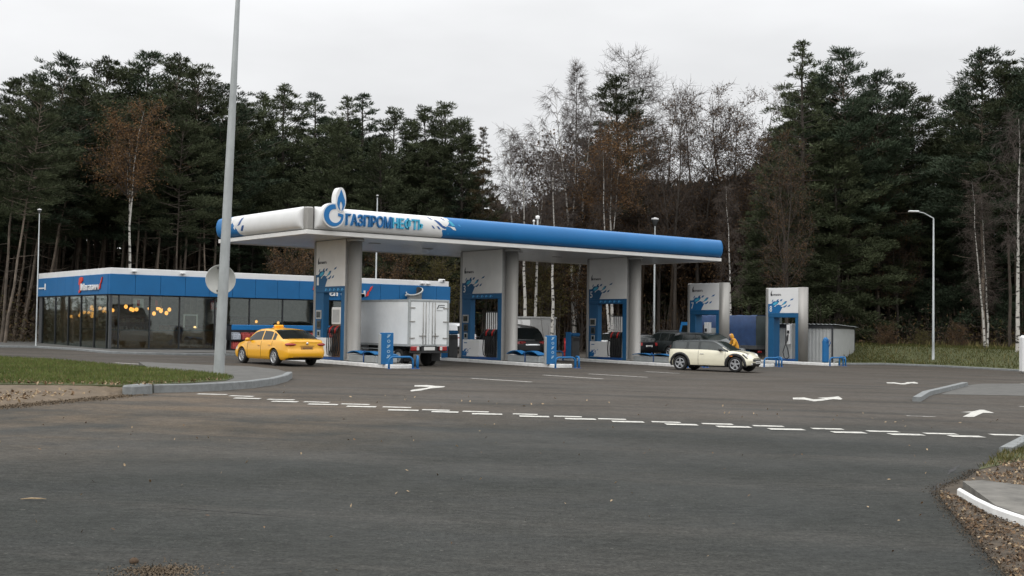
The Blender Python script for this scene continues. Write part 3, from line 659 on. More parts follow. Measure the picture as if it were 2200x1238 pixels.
for zz, r_, tilt in ((2.2, .40, 0), (3.02, .42, 0), (3.66, .46, .26), (3.70, .53, .26), (3.78, .53, .26), (3.78, .46, .26), (3.70, .45, .26), (3.1, .40, 0.0)):
    ring.append([(r_ * math.cos(2 * PI * j / n), r_ * math.sin(2 * PI * j / n), zz + tilt * (math.cos(2 * PI * j / n) * .75 + math.sin(2 * PI * j / n) * .55)) for j in range(n)])
mb.add([q for r_ in ring for q in r_], [(i * n + j, i * n + (j + 1) % n, (i + 1) * n + (j + 1) % n, (i + 1) * n + j) for i in range(5) for j in range(n)], 0, True); mb.build('pipe', 'sheet_grey', dv); mb = MB(); mb.add([q for r_ in ring[5:] for q in r_], [(i * n + j, i * n + (j + 1) % n, (i + 1) * n + (j + 1) % n, (i + 1) * n + j) for i in range(2) for j in range(n)], 0, True); mb.build('mouth_shade', 'dark_frame', dv)  # inner faces of the pipe coloured dark to paint in the shade of the mouth
mb = MB(); mb.lathe([(.0001, 3.12), (.395, 3.12)], 20); mb.build('inside', 'dark_frame', dv)  # dark disc continues the painted shade down the duct
mb = MB(); mb.tube([(-.42, 0, 3.5), (-.66, 0, 3.48)], .05, 8); mb.tube([(-.1, .1, 2.2), (-.1, .1, gz(39, 58))], .12, 8); mb.tube([(-.1, .1, 2.6), (-.1, .45, 2.6)], .05, 6); mb.build('support', 'galvanised', dv)

# ================================================================== CANOPY
CX0, CX1, CY0, CY1 = 22.28, 46.45, 41.15, 49.1
ZS = 5.28
cano = thing('canopy', 'long flat fuel station canopy on round columns with a bulging white and blue fascia', 'canopy', (CX0, CY0, 0))
LX, LY = CX1 - CX0, CY1 - CY0
def cb(mb, name, m): return mb.build(name, m, cano)
mb = MB(); mb.box(.12, LX - .12, .12, LY - .12, ZS + .16, 6.28); cb(mb, 'roof_slab', 'grey_panel')
mb = MB()
k = 20
for i in range(k):
    for j in range(3):
        mb.box(.1 + (LX - .2) * i / k + .004, .1 + (LX - .2) * (i + 1) / k - .004, .1 + (LY - .2) * j / 3 + .004, .1 + (LY - .2) * (j + 1) / 3 - .004, ZS + .03, ZS + .155)
cb(mb, 'soffit', 'soffit')
mb = MB()
mb.box(-.1, LX + .1, -.1, .095, ZS, ZS + .17, 0, .012); mb.box(-.1, LX + .1, LY - .095, LY + .1, ZS, ZS + .17, 0, .012)
mb.box(-.1, .095, .1, LY - .1, ZS, ZS + .17, 0, .012); mb.box(LX - .095, LX + .1, .1, LY - .1, ZS, ZS + .17, 0, .012); cb(mb, 'trim', 'warm_white')
mb = MB()
for (i, j) in ((.35, .5), (.68, .5), (.52, .3), (.2, .35), (.85, .6)): mb.box(LX * i - .25, LX * i + .25, LY * j - .12, LY * j + .12, ZS + .005, ZS + .031, 0, .01)
cb(mb, 'ceiling_lamp', 'grey_panel')
FZ0, FZ1, BUL, NT = 5.50, 6.39, 0.30, 14
def prof(t): return BUL * max(0.0, 1 - (2 * t - 1) ** 2) ** 0.42
def fsurf(side, s, t, lift=0.0, e=1.0):
    # point on the bulging fascia: s metres along the side, t from bottom to top
    o = prof(t) * e + lift; z = FZ0 + (FZ1 - FZ0) * t
    if side == 'front': return Vector((s, -o, z))
    if side == 'left': return Vector((-o, s, z))
    if side == 'right': return Vector((LX + o, s, z))
    return Vector((s, LY + o, z))
def fascia_piece(name, side, s0, s1, m, c0=True, c1=True, lift=0.0):
    # s0 / s1 may be functions of t; c0 / c1 round that end over
    f0 = s0 if callable(s0) else (lambda t: s0); f1 = s1 if callable(s1) else (lambda t: s1)
    mb = MB(); us = [0, .002, .006, .012, .02] if c0 else [0]
    nseg = 24; us = us + [i / nseg for i in range(1, nseg)] + ([.98, .988, .994, .998, 1] if c1 else [1]); us = sorted(set(us))
    vs = []
    for t_ in range(NT + 1):
        t = t_ / NT; a, b = f0(t), f1(t)
        for u in us:
            s = lerp(a, b, u); e = 1.0
            if c0: q = min(1, abs(s - a) / .20); e *= math.sqrt(max(0, 1 - (1 - q) ** 2))
            if c1: q = min(1, abs(s - b) / .20); e *= math.sqrt(max(0, 1 - (1 - q) ** 2))
            vs.append(fsurf(side, s, t, lift, max(e, .02)))
    n = len(us)
    mb.add(vs, [(i * n + j, i * n + j + 1, (i + 1) * n + j + 1, (i + 1) * n + j) for i in range(NT) for j in range(n - 1)], 0, True)
    # closing strips top and bottom, back to the slab
    for ti in (0, NT):
        row = [Vector(mb.v[ti * n + j]) for j in range(n)]
        if side in ('front',): bk = [Vector((p.x, .12, p.z)) for p in row]
        elif side == 'left': bk = [Vector((.12, p.y, p.z)) for p in row]
        elif side == 'right': bk = [Vector((LX - .12, p.y, p.z)) for p in row]
        else: bk = [Vector((p.x, LY - .12, p.z)) for p in row]
        mb.add(row + bk, [(j, j + 1, n + j + 1, n + j) for j in range(n - 1)], 0)
    return cb(mb, name, m)
def px_s(zx): return at_y(660 + zx / 6.286, 480, CY0 - .3).x - CX0
ST = [(0.0, px_s(1862)), (.08, px_s(1850)), (.34, px_s(1818)), (.40, px_s(1850)), (.52, px_s(1880)), (.60, px_s(1905)), (.75, px_s(1925)), (1.0, px_s(1880))]
fr = lambda t: interp(ST, t)
fascia_piece('white_fascia', 'front', 0.30, lambda t: fr(t), 'white_panel', True, False)
fascia_piece('blue_fascia', 'front', lambda t: fr(t), LX + .12, 'blue_fascia', False, True)
yl = lambda t: LY - 2.05 - interp([(0, .25), (.3, .1), (.5, -.15), (.8, -.5), (1, -.75)], t)
fascia_piece('white_fascia', 'left', 0.30, yl, 'white_panel', True, False)
fascia_piece('blue_fascia', 'left', yl, LY + .10, 'blue_fascia', False, True)
fascia_piece('blue_fascia', 'right', .10, LY, 'blue_fascia'); fascia_piece('blue_fascia', 'back', .10, LX - .1, 'blue_fascia')
mb = MB(); mb.box(-.06, .26, -.06, .26, ZS + .175, FZ1 - .02, 0, .05); cb(mb, 'corner_post', 'steel')
def fprint(name, side, polys, m, lift):
    mb = MB()
    for poly in polys:
        # fine fan so that the printed shape follows the bulge
        cx = sum(p[0] for p in poly) / len(poly); cy = sum(p[1] for p in poly) / len(poly); pts = []
        for (a, b), (c, d) in zip(poly, poly[1:] + poly[:1]):
            for i in range(4): pts.append((lerp(a, c, i / 4), lerp(b, d, i / 4)))
        n = len(pts); rings = [[fsurf(side, lerp(cx, x, r), lerp(cy, y, r), lift) for x, y in pts] for r in (.001, .35, .7, 1)]
        mb.add([q for r in rings for q in r], [(i * n + j, i * n + (j + 1) % n, (i + 1) * n + (j + 1) % n, (i + 1) * n + j) for i in range(3) for j in range(n)], 0, True)
    return cb(mb, name, m)
def zp(pts):   # outline read on the enlarged photograph of the front fascia, to (metres along, share of height)
    r = []
    for x, y in pts:
        top = 300 + (x - 500) * .0843; bot = 590 + (x - 100) * .0702 - 12; r.append((px_s(x), min(.985, max(.015, (bot - y) / (bot - top)))))
    return r
fprint('print', 'front', [zp([(1715, 456), (1745, 462), (1790, 492), (1838, 545), (1872, 556), (1868, 590), (1830, 575), (1795, 546)]), zp([(1632, 416), (1655, 422), (1704, 456), (1670, 450)]), zp([(1678, 536), (1702, 545), (1730, 584), (1704, 578)]), zp([(1744, 545), (1775, 552), (1806, 596), (1778, 588)]), zp([(1812, 428), (1832, 431), (1872, 468), (1848, 460)])], 'deep_blue', .006)
fprint('print', 'front', [zp([(1800, 548), (1862, 560), (1880, 600), (1812, 594), (1786, 590), (1770, 556)])], 'white_panel', .004)
fprint('print', 'front', [zp([(1840, 520), (1885, 545), (1990, 562), (2015, 607), (1975, 598), (1925, 556)]), zp([(1925, 496), (1905, 470), (1895, 440), (1905, 432), (1925, 468)])], 'white_panel', .008)
fprint('print', 'front', [zp([(1905, 470), (1948, 482), (1996, 545), (1956, 548)])], 'teal_print', .010); fprint('print', 'front', [zp([(2034, 520), (2060, 530), (2080, 556), (2056, 552)]), zp([(1905, 640), (1918, 640), (1922, 660), (1908, 660)])], 'sky_print', .006)
def lp(y, t): return (LY - y, t)
fprint('print', 'left', [[lp(2.2, .95), lp(1.9, .95), lp(1.35, .62), lp(1.15, .35), lp(1.4, .38), lp(1.75, .68)], [lp(2.45, .72), lp(2.25, .8), lp(1.85, .40), lp(1.95, .28)]], 'white_panel', .006)
fprint('print', 'left', [[lp(2.75, .85), lp(2.55, .80), lp(2.25, .45), lp(2.5, .5)], [lp(2.9, .45), lp(2.7, .45), lp(2.5, .2), lp(2.7, .2)]], 'deep_blue', .008)
# lettering and emblem on the front
def fm(s0, z0, y0): return lambda u, v, w: Vector((s0 + u, y0 - w, z0 + v))
mb = MB(); add_text(mb, 'ГАЗПРОМ', 2.13, .47, fm(1.56, 5.71, -.31), 0, .07, 0, .012); cb(mb, 'lettering', 'navy_print')
mb = MB(); add_text(mb, 'НЕФТЬ', 1.52, .47, fm(3.76, 5.71, -.31), 0, .07, 0, .012); cb(mb, 'lettering', 'teal_print')
mb = MB(); add_text(mb, 'ГАЗПРОМ', 2.17, .50, fm(1.54, 5.695, -.305), -.02, .003, 0, .035); add_text(mb, 'НЕФТЬ', 1.56, .50, fm(3.74, 5.695, -.305), -.02, .003, 0, .035); cb(mb, 'letter_backing', 'sky_print')
GC = (0.95, 6.06); GR = .44
def gf(u, v, w): return Vector((GC[0] + u, -.22 - w, GC[1] + v))
def arc(r, a0, a1, n=28): return [(r * math.cos(math.radians(lerp(a0, a1, i / n))), r * math.sin(math.radians(lerp(a0, a1, i / n)))) for i in range(n + 1)]
def egg(cu, cv, rx, ry, n=28): return [(cu + rx * math.cos(2 * PI * i / n), cv + ry * math.sin(2 * PI * i / n)) for i in range(n)]
mb = MB(); mb.prism(arc(GR + .06, 30, 390, 40)[:-1], gf, -.16, .17, 0); mb.prism(egg(.31, .64, .235, .50), gf, -.155, .19, 0); cb(mb, 'emblem', 'white_panel')
crescent = arc(GR, 82, 368, 40) + [(.20, .10), (.20, -.02), (.30, -.02)] + [(p[0] * 1.0 + .06, p[1] + .02 - .04) for p in arc(GR - .16, -8, -278, 40)]
mb = MB(); mb.prism([(u, v) for u, v in crescent], gf, .172, .195, 0); cb(mb, 'crescent', 'blue_fascia')
flame = [(a * .90, b * .90) for a, b in [(.34, 1.17), (.44, .95), (.53, .72), (.54, .50), (.46, .30), (.38, .20), (.42, .40), (.40, .55), (.34, .66), (.28, .55), (.27, .40), (.31, .22), (.20, .36), (.15, .55), (.19, .80), (.28, 1.0)]]
mb = MB(); mb.prism(flame, gf, .192, .215, 0); cb(mb, 'flame', 'blue_fascia')
IS = [(25.05, 38.3, 47.6), (33.36, 38.2, 47.6), (41.32, 38.0, 47.6), (47.08, 38.2, 45.6), (53.38, 38.9, 45.2)]
KH = 0.15
for X in (25.05, 33.40, 41.32):
    z = gz(X, 42.1) + KH
    mb = MB(); q = Matrix.Translation((X - CX0 + .02, 42.12 - CY0, 0)); mb.lathe([(.33, z), (.33, z + .06), (.285, z + .07), (.285, ZS + .02)], 28, 0, q); cb(mb, 'column', 'steel')
    mb = MB(); mb.lathe([(.36, ZS - .10), (.36, ZS + .028)], 28, 0, q); cb(mb, 'column_collar', 'grey_panel')
# roof vents
def vent(label, px, py, h, r, hat):
    p = at_y(px, py, 44.5); s = thing('roof_vent', label, 'roof vent', (p.x, 44.5, 6.28)); H = p.z - 6.28
    mb = MB(); mb.tube([(0, 0, 0), (0, 0, H)], r, 10); mb.build('pipe', 'galvanised', s); mb = MB(); mb.lathe([(r, H - .02), (hat, H), (hat, H + h), (.02, H + h + .03)], 12); mb.build('cap', 'white_panel', s)
vent('taller white capped vent on the canopy roof', 1155, 470, .13, .04, .10); vent('shorter vent beside the white capped vent on the canopy roof', 1147, 476, .05, .03, .06)

# ================================================================== PUMP ISLANDS AND PUMPS
ORD = ['first', 'second', 'third', 'fourth', 'fifth']
WHERE = ['behind the yellow taxi', 'right of the white box truck', 'left of the cream hatchback', 'behind the cream hatchback', 'in front of the grey corrugated shed']
def island(i, X, y0, y1):
    hw = .66; z = gz(X, (y0 + y1) / 2)
    s = thing('pump_island', 'white kerbed pump island %s' % WHERE[i], 'pump island', (X, 0, 0), 0, 'pump islands')
    out = []
    for k in range(13): a = PI + PI * k / 12; out.append((hw * math.cos(a), y0 + .5 + .5 * math.sin(a)))
    for k in range(13): a = PI * k / 12; out.append((hw * math.cos(a), y1 - .5 + .5 * math.sin(a)))
    mb = MB(); sl = lambda u, v, w: Vector((u, v, gz(X + u, v) + w))
    n = len(out); inner = [(u * .86, lerp((y0 + y1) / 2, v, .985)) for u, v in out]
    rings = [[sl(u, v, -.2) for u, v in out], [sl(u, v, KH - .025) for u, v in out], [sl(u * .965, lerp((y0 + y1) / 2, v, .996), KH) for u, v in out], [sl(u, v, KH) for u, v in inner]]
    mb.add([q for r in rings for q in r], [(a * n + j, a * n + (j + 1) % n, (a + 1) * n + (j + 1) % n, (a + 1) * n + j) for a in range(3) for j in range(n)]); mb.build('kerb', 'kerb_white', s)
    mb = MB(); mb.prism(inner, sl, -.15, KH - .002, 0); mb.build('slab', 'concrete', s)
SWIRL = [[(460, 525), (460, 450), (478, 451), (490, 446), (493, 437), (506, 428), (522, 430), (534, 424), (545, 428), (540, 440), (532, 452), (516, 462), (505, 472), (514, 474), (524, 462), (540, 456), (556, 462), (566, 460), (580, 440), (590, 430), (604, 428), (600, 440), (592, 450), (580, 456), (566, 462), (556, 472), (572, 476), (560, 498), (548, 525)],
         [(486, 434), (494, 417), (500, 415), (494, 432)], [(522, 428), (530, 416), (543, 412), (536, 427)], [(549, 430), (556, 416), (572, 412), (563, 428)], [(626, 424), (636, 413), (655, 406), (646, 420)], [(570, 478), (590, 466), (604, 456), (602, 468), (588, 480)], [(608, 476), (618, 462), (632, 456), (624, 472)]]
def dispenser(s, X0, u, v, hoses, single=False):
    pass
def portal(i, X, y0, y1, top, tall, number):
    z = gz(X, (y0 + y1) / 2) + KH - .003; W = y1 - y0; T = .14 if tall else .27
    if tall: X -= .12
    s = thing('fuel_pump', ['fuel pump portal behind the yellow taxi, below the canopy emblem', 'fuel pump portal right of the white box truck, beside the middle column', 'fuel pump portal marked 5 %s' % WHERE[2], 'free standing fuel pump portal marked 7 behind the cream hatchback', 'free standing fuel pump portal marked 8 in front of the grey corrugated shed'][i], 'fuel pump', (X, y0, z), 0, 'fuel pumps')
    H = top - z; ho = 2.85 if tall else 2.45; hl = ho + .25
    Mf = lambda u, v, w: Vector((-T - w, W - u, v))
    B = lambda mb, u0, u1, v0, v1, m=0, c=.01, t=T: mb.box(-t, t, W - u1, W - u0, v0, v1, m, c)
    mb = MB(); B(mb, 0, .22, 0, H, t=T + .01, c=.06); mb.build('end_post', 'steel', s)
    if tall: mb = MB(); mb.box(-T, T, -.03, -.002, 0, H); mb.build('end_panel', 'grey_panel', s)
    else:
        mb = MB(); mb.lathe([(T + .02, 0), (T + .02, H)], 26, 0, Matrix.Translation((0, -.10, 0))); mb.build('end_post', 'steel', s)
    mb = MB(); B(mb, .222, W - .004, hl, H - .02); mb.build('head_panel', 'warm_white' if tall else 'white_panel', s)
    mb = MB(); B(mb, .222, W - .004, ho, hl - .003, t=T + .012); lint = mb.build('lintel', 'pump_blue', s)
    if tall:                       # fuel grade marks in a row on the lintel
        mb = MB()
        for k in range(5):
            u = 1.05 + k * .34; mb.prism([(u, ho + .07), (u + .05, ho + .17), (u + .17, ho + .17), (u + .12, ho + .07)], Mf, .013, .018); mb.prism([(u + .2, ho + .09), (u + .24, ho + .09), (u + .24, ho + .13), (u + .2, ho + .13)], Mf, .013, .018)
        mb.build('grade_marks', 'sky_print', lint)
    lw = .92 if tall else .62
    mb = MB(); B(mb, .222, lw, .0, ho - .003); lg = mb.build('leg', 'pump_blue', s)
    mb = MB(); B(mb, W - .30 if tall else W - .22, W - .004, .0, ho - .003); mb.build('leg', 'pump_blue', s)
    mb = MB(); B(mb, lw + .002, W - (.30 if tall else .22), .0, .12); mb.build('base', 'deep_blue', s)
    # printed swirl, number, small emblem and lettering
    mb = MB(); f = lambda x, y: ((x - 460) / 109 + .225, hl + (525 - y) / 143)
    for poly in SWIRL: mb.prism([f(*p) for p in poly], Mf, -.01, .006)
    pr = mb.build('print', 'blue_panel' if not tall else 'pump_blue', s)
    mb = MB(); mb.prism([f(*p) for p in [(500, 446), (520, 434), (538, 436), (528, 450), (512, 460), (498, 460)]], Mf, .004, .009); mb.prism([f(*p) for p in [(570, 452), (584, 438), (596, 436), (588, 448), (576, 458)]], Mf, .004, .009); mb.build('print_accent', 'teal_print', pr)
    mb = MB(); add_text(mb, number, .17, .34, lambda u, v, w: Mf(u + .33, v + hl + .07, w), .004, .012, 0, .01); mb.build('number', 'white_panel', s)
    mb = MB(); add_text(mb, 'ГАЗПРОМНЕФТЬ', .72, .11, lambda u, v, w: Mf(u + .42, v + hl + .98, w), -.01, .006, 0, .02)
    mb.prism([(.40 + a * .12, hl + .98 + b * .16) for a, b in ((0, 0), (.5, -.1), (.9, .3), (.5, .9), (.75, 1.9), (.1, 1.2), (-.15, .6))], Mf, -.01, .006); mb.build('lettering', 'dark_frame', s)
    # display screens and card terminal on the blue leg
    if tall:
        for (u0, u1, v0, v1, m) in ((.34, .78, 1.72, 2.10, 'grey_panel'), (.42, .74, 1.30, 1.66, 'dark_grey'), (.46, .72, .95, 1.24, 'galvanised')):
            mb = MB(); mb.prism([(u0, v0), (u1, v0), (u1, v1), (u0, v1)], Mf, -.01, .035); d = mb.build('display', m, s)
            mb = MB(); mb.prism([(u0 + .05, v0 + .06), (u1 - .05, v0 + .06), (u1 - .05, v1 - .06), (u0 + .05, v1 - .06)], Mf, .035, .04); mb.build('screen', 'pale_glass', d)
        mb = MB(); mb.box(-T - .03, T + .03, W - 1.66, W - .36, .12, .92, 0, .015); cab = mb.build('cabinet', 'white_panel', s)
        mb = MB(); g = lambda x, y: (.38 + (x - 460) * .0032, .14 + (525 - y) * .0032)
        for poly in SWIRL[:6]: mb.prism([g(*p) for p in poly], Mf, .02, .036)
        mb.prism([(.48, .74), (.72, .74), (.72, .78), (.48, .78)], Mf, .02, .036); mb.build('print', 'blue_panel', cab)
        u0, u1 = W - 1.26, W - .31
        if i == 0:
            mb = MB(); mb.box(-.13, .13, W - u1, W - u0 - .18, 1.50, 2.22, 0, .02); hd = mb.build('display_head', 'warm_white', s)
            mb = MB(); mb.prism([(u0 + .26, 1.58), (u1 - .1, 1.58), (u1 - .1, 2.12), (u0 + .26, 2.12)], lambda u, v, w: Vector((-.13 - w, W - u, v)), 0, .006); mb.build('screen', 'grey_panel', hd)
            mb = MB(); mb.box(-.09, .12, W - u1, W - u0 - .18, .12, 1.5); mb.build('hose_bay', 'interior_wood', s)
        else:
            mb = MB(); mb.box(-.05, .05, W - u1 + .06, W - u0, .12, 1.45); mb.build('hose_bay', 'dark_frame', s); mb = MB(); mb.box(-.03, .03, W - u1 + .06, W - u0, 2.202, 2.26); mb.build('mast_bar', 'dark_frame', s); mb = MB(); mb.box(-.10, .13, W - u1, W - u1 + .045, .12, 2.2); mb.build('side_plate', 'white_panel', s)
        for k in range(6):
            u = u0 + .075 + k * .15
            if i > 0:
                mb = MB(); mb.prism([(u, 1.42), (u + .058, 1.42), (u + .058, 2.2), (u, 2.2)], Mf, -.03, -.01); mb.prism([(u + .075, 1.42), (u + .12, 1.42), (u + .12, 2.16), (u + .075, 2.16)], Mf, -.12, -.05) if 0 else None; mast = mb.build('hose_mast', 'white_panel', s)
            # nozzle in its holder: grip, body and spout
            mb = MB(); mb.tube([Mf(u + .04, 1.40, .0), Mf(u + .04, 1.30, .10), Mf(u + .03, 1.12, .12)], [.035, .04, .03], 8); mb.tube([Mf(u + .04, 1.40, .0), Mf(u + .04, 1.46, -.10)], .02, 6); mb.box(*[c for p in zip(tuple(Mf(u + .0, 1.22, .02)), tuple(Mf(u + .08, 1.42, .07))) for c in p]) if 0 else None
            nzl = mb.build('nozzle', 'red_paint' if k in (1, 4) else 'black_plastic', s)
            mb = MB(); mb.tube([Mf(u + .03, 1.12, .12), Mf(u + .02, .95, .14), Mf(u - .08 + .03 * k, .55, .10), Mf(u - .02, .22, .10), Mf(u + .05, .18, .06), Mf(u + .09, .4, .02), Mf(u + .09, 1.42, -.04)], .022, 7); mb.build('hose', 'black_rubber', nzl)
    else:
        u = W - .78 if i == 4 else W - 1.0
        if i == 4:
            mb = MB(); mb.box(-.2, .2, W - (W - .24), W - .95, .12, 1.68, 0, .02) if 0 else mb.box(-.18, .18, .52, .76, .12, 2.1, 0, .02); mb.build('cabinet', 'sheet_grey', s)
        else:
            mb = MB(); mb.box(-.2, .2, .25, 1.1, .12, 1.75, 0, .02); mb.build('cabinet', 'sheet_grey', s)
        mb = MB(); mb.prism([(u, .95), (u + .22, .95), (u + .22, 2.05), (u, 2.05)], Mf, -.05, .04)
        if i == 3: mb.prism([(u + .3, .95), (u + .42, .95), (u + .42, 2.05), (u + .3, 2.05)], Mf, -.05, .04)
        dp = mb.build('display_head', 'white_panel', s)
        mb = MB(); mb.tube([Mf(u + .11, 1.50, .06), Mf(u + .11, 1.34, .12), Mf(u + .10, 1.14, .12)], [.04, .05, .04], 8); mb.prism([(u + .03, 1.54), (u + .19, 1.54), (u + .19, 1.72), (u + .03, 1.72)], Mf, .04, .05); nzl = mb.build('nozzle', 'black_plastic', s)
        mb = MB(); mb.tube([Mf(u + .1, 1.14, .12), Mf(u - .02, .85, .16), Mf(u - .14, .5, .18), Mf(u - .06, .18, .16), Mf(u + .12, .12, .14), Mf(u + .24, .24, .12), Mf(u + .16, .62, .12), Mf(u - .02, 1.0, .10), Mf(u - .04, 1.9, .05)], .026, 7); mb.build('hose', 'black_rubber', nzl)
PORT = [(42.45, 45.15, True), (42.47, 45.80, True), (42.45, 45.50, True), (41.42, 43.72, False), (41.17, 43.52, False)]
NUM = ['1', '3', '5', '7', '8']
for i, (X, y0, y1) in enumerate(IS): island(i, X, y0, y1)
for i, ((X, _, _), (y0, y1, tall)) in enumerate(zip(IS, PORT)): portal(i, X, y0, y1, ZS + .03 if tall else gz(X, y0) + 4.30, tall, NUM[i])

# ================================================================== ISLAND FURNITURE
def hoop(label, a, b, h, z, group='blue hoop barriers'):
    a = Vector(a); b = Vector(b); d = (b - a); L_ = d.length; d.normalize(); pts = []
    r = min(.18, L_ * .3, h * .6); s = thing('hoop_barrier', label, 'barrier', (a.x, a.y, z), 0, group)
    pts = [Vector((0, 0, -.1)), Vector((0, 0, h - r))] + [d * (r - r * math.cos(t)) + Vector((0, 0, h - r + r * math.sin(t))) for t in [PI / 2 * k / 5 for k in range(1, 6)]]
    pts += [d * (L_ - r + r * math.sin(t)) + Vector((0, 0, h - r + r * math.cos(t))) for t in [PI / 2 * k / 5 for k in range(0, 6)]] + [d * L_ + Vector((0, 0, -.1))]
    mb = MB(); mb.tube(pts, .042, 10); mb.build('hoop', 'blue_panel', s)
    mb = MB(); 
    for q in (Vector((0, 0, 0)), d * L_): mb.lathe([(.10, -.02), (.10, .012), (.045, .02)], 12, 0, Matrix.Translation(q))
    mb.build('base_plate', 'deep_blue', s)
def guide_board(label, X, y, z, wd=.56, h=1.24, marks=5):
    s = thing('guide_board', label, 'board', (X, y, z)); 
    mb = MB(); mb.box(-wd / 2, wd / 2, 0, .12, .0, h, 0, .015); bd = mb.build('board', 'blue_panel', s)
    mb = MB(); mb.box(-wd / 2 - .07, -wd / 2 - .002, .0, .12, 0, h - .06, 0, .01); mb.build('edge_post', 'galvanised', s)
    Mg = lambda u, v, w: Vector((u, -w, v)); mb = MB()
    for k in range(marks):                      # small white pictograms one below the other
        v = h - .20 - k * .20
        if k % 2 == 0: mb.prism([(-.02, v), (.06, v + .03), (.14, v + .13), (.10, v + .14), (.03, v + .07), (-.04, v + .04)], Mg, 0, .006); mb.prism([(.0, v + .08), (.04, v + .08), (.04, v + .13), (0, v + .13)], Mg, 0, .006)
        else:
            o = egg(.05, v + .07, .075, .06, 14); inn = egg(.05, v + .07, .045, .034, 14)
            for a in range(14): b = (a + 1) % 14; mb.add([Mg(o[a][0], o[a][1], .006), Mg(o[b][0], o[b][1], .006), Mg(inn[b][0], inn[b][1], .006), Mg(inn[a][0], inn[a][1], .006)], [(0, 1, 2, 3)])
    mb.build('pictograms', 'pale_print', bd)
def basin(label, X, y0, y1, z, tilt):
    s = thing('service_basin', label, 'basin', (X, y0, z)); L_ = y1 - y0
    mb = MB(); mb.box(-.5, .5, 0, L_, 0, .30, 0, .03); mb.build('body', 'galvanised', s)
    mb = MB(); k = 16                           # wavy blue cover
    rows = [[Vector((x, L_ * j / k, .32 + tilt * abs(math.sin(PI * j / k * 2)) * (1 if x < 0 else .6) + (.05 if x < 0 else 0))) for x in (-.56, -.2, .2, .56)] for j in range(k + 1)]
    top = [q for r in rows for q in r]; bot = [q - Vector((0, 0, .03)) for q in top]; n = len(top)
    fs = [(j * 4 + i, j * 4 + i + 1, j * 4 + 5 + i, j * 4 + 4 + i) for j in range(k) for i in range(3)]
    mb.add(top + bot, fs + [tuple(n + a for a in reversed(f)) for f in fs] + [(j * 4 + e, j * 4 + 4 + e, n + j * 4 + 4 + e, n + j * 4 + e) for j in range(k) for e in (0, 3)] + [(i, i + 1, n + i + 1, n + i) for i in range(3)] + [(k * 4 + i, k * 4 + i + 1, n + k * 4 + i + 1, n + k * 4 + i) for i in range(3)])
    mb.build('cover', 'blue_panel', s)
    mb = MB(); mb.tube([(-.53, L_ * .42, 0), (-.53, L_ * .42, .36), (-.45, L_ * .5, .44), (-.2, L_ * .6, .46)], .025, 7); mb.build('handle', 'deep_blue', s)
def bin_(label, X, y, z):
    s = thing('waste_bin', label, 'bin', (X, y, z)); mb = MB(); mb.box(-.28, .28, -.22, .22, 0, 1.12, 0, .04); b = mb.build('body', 'dark_grey', s)
    mb = MB(); mb.box(-.30, .30, -.24, .24, 1.13, 1.32, 0, .06); mb.build('lid', 'blue_panel', s); mb = MB(); mb.box(-.2, .2, -.228, -.222, .88, 1.05); mb.build('slot', 'black_plastic', s)
    mb = MB(); mb.box(-.66, -.32, -.20, -.12, 0, 1.36, 0, .01); mb.build('side_board', 'blue_panel', s)
for i, (X, y0, y1) in enumerate(IS):
    z = gz(X, y0) ; w_ = WHERE[i]; zt = z + KH - .004
    hoop('wide blue hoop barrier at the pump island %s' % w_, (X - .85, y0 - .28, 0), (X + .18, y0 - .38, 0), .46, gz(X, y0 - .3))
    hoop('narrow blue hoop barrier at the pump island %s' % w_, (X + .42, y0 - .36, 0), (X + .86, y0 + .35, 0), .48, gz(X + .6, y0 - .1))
    if i in (2, 1): hoop('far end blue hoop barrier of the pump island %s' % w_, (X - .75, y1 + .1, 0), (X - .85, y1 - 1.0, 0), .46, gz(X, y1))
    if i in (0, 1): guide_board('blue guide board with white pictograms %s' % ('left of the white box truck', 'right of the black off-roader')[i], X - .68 + .15, y0 + .35, gz(X, y0 + .35) + KH - .004)
    if i == 4:
        s = thing('water_post', 'blue rounded post on the near end of the pump island in front of the shed', 'post', (X - .05, y0 + .6, gz(X, y0 + .6) + KH - .004))
        mb = MB(); mb.box(-.2, .2, -.12, .12, 0, 1.25, 0, .06); mb.ellipsoid((0, 0, 1.22), (.2, .12, .18), 14, 8); mb.build('body', 'blue_panel', s); mb = MB(); mb.tube([(.1, -.14, .9), (.18, -.2, 1.1), (.05, -.16, 1.28), (-.06, -.14, 1.1)], .02, 7); mb.build('hose', 'deep_blue', s)
    if i < 3: basin(['grey basin with a folded blue cover beside the first canopy column', 'grey basin with a wavy blue cover beside the middle canopy column', 'grey basin with a pale blue tray beside the right canopy column'][i], X + .05, y0 + 1.3, 41.75, gz(X, 40.5) + KH - .004, (.10, .16, .06)[i])
    if i in (1, 2): bin_('dark waste bin with a blue lid %s' % {1: 'close to the white box truck', 2: 'beside the red fire extinguisher'}[i], X - .18, y1 - 1.05, gz(X, y1 - 1.0) + KH - .004)
p = at(1216, 766); fe = thing('fire_extinguisher', 'red fire extinguisher on a stand left of the third pump', 'fire extinguisher', p)
mb = MB(); mb.lathe([(.10, .34), (.115, .36), (.115, .80), (.09, .9), (.04, .94), (.03, 1.0)], 16); mb.build('cylinder', 'red_paint', fe); mb = MB(); mb.tube([(.0, 0, 1.0), (.12, 0, 1.04)], .02, 6); mb.tube([(.03, 0, .98), (.15, 0, .8), (.14, 0, .5)], .018, 6); mb.build('hose', 'black_rubber', fe)
mb = MB(); mb.tube([(-.1, 0, 0), (-.1, .0, .4)], .02, 6); mb.tube([(.1, 0, 0), (.1, .0, .4)], .02, 6); mb.box(-.16, .16, -.14, .14, .29, .338); mb.box(-.03, .03, .1, .16, 0, 1.1); mb.build('stand', 'red_paint', fe)
# bigger red cabinet-like wheeled unit seen behind the first pump is the truck driver's petrol can
p = at_x(706, 741, 25.9)

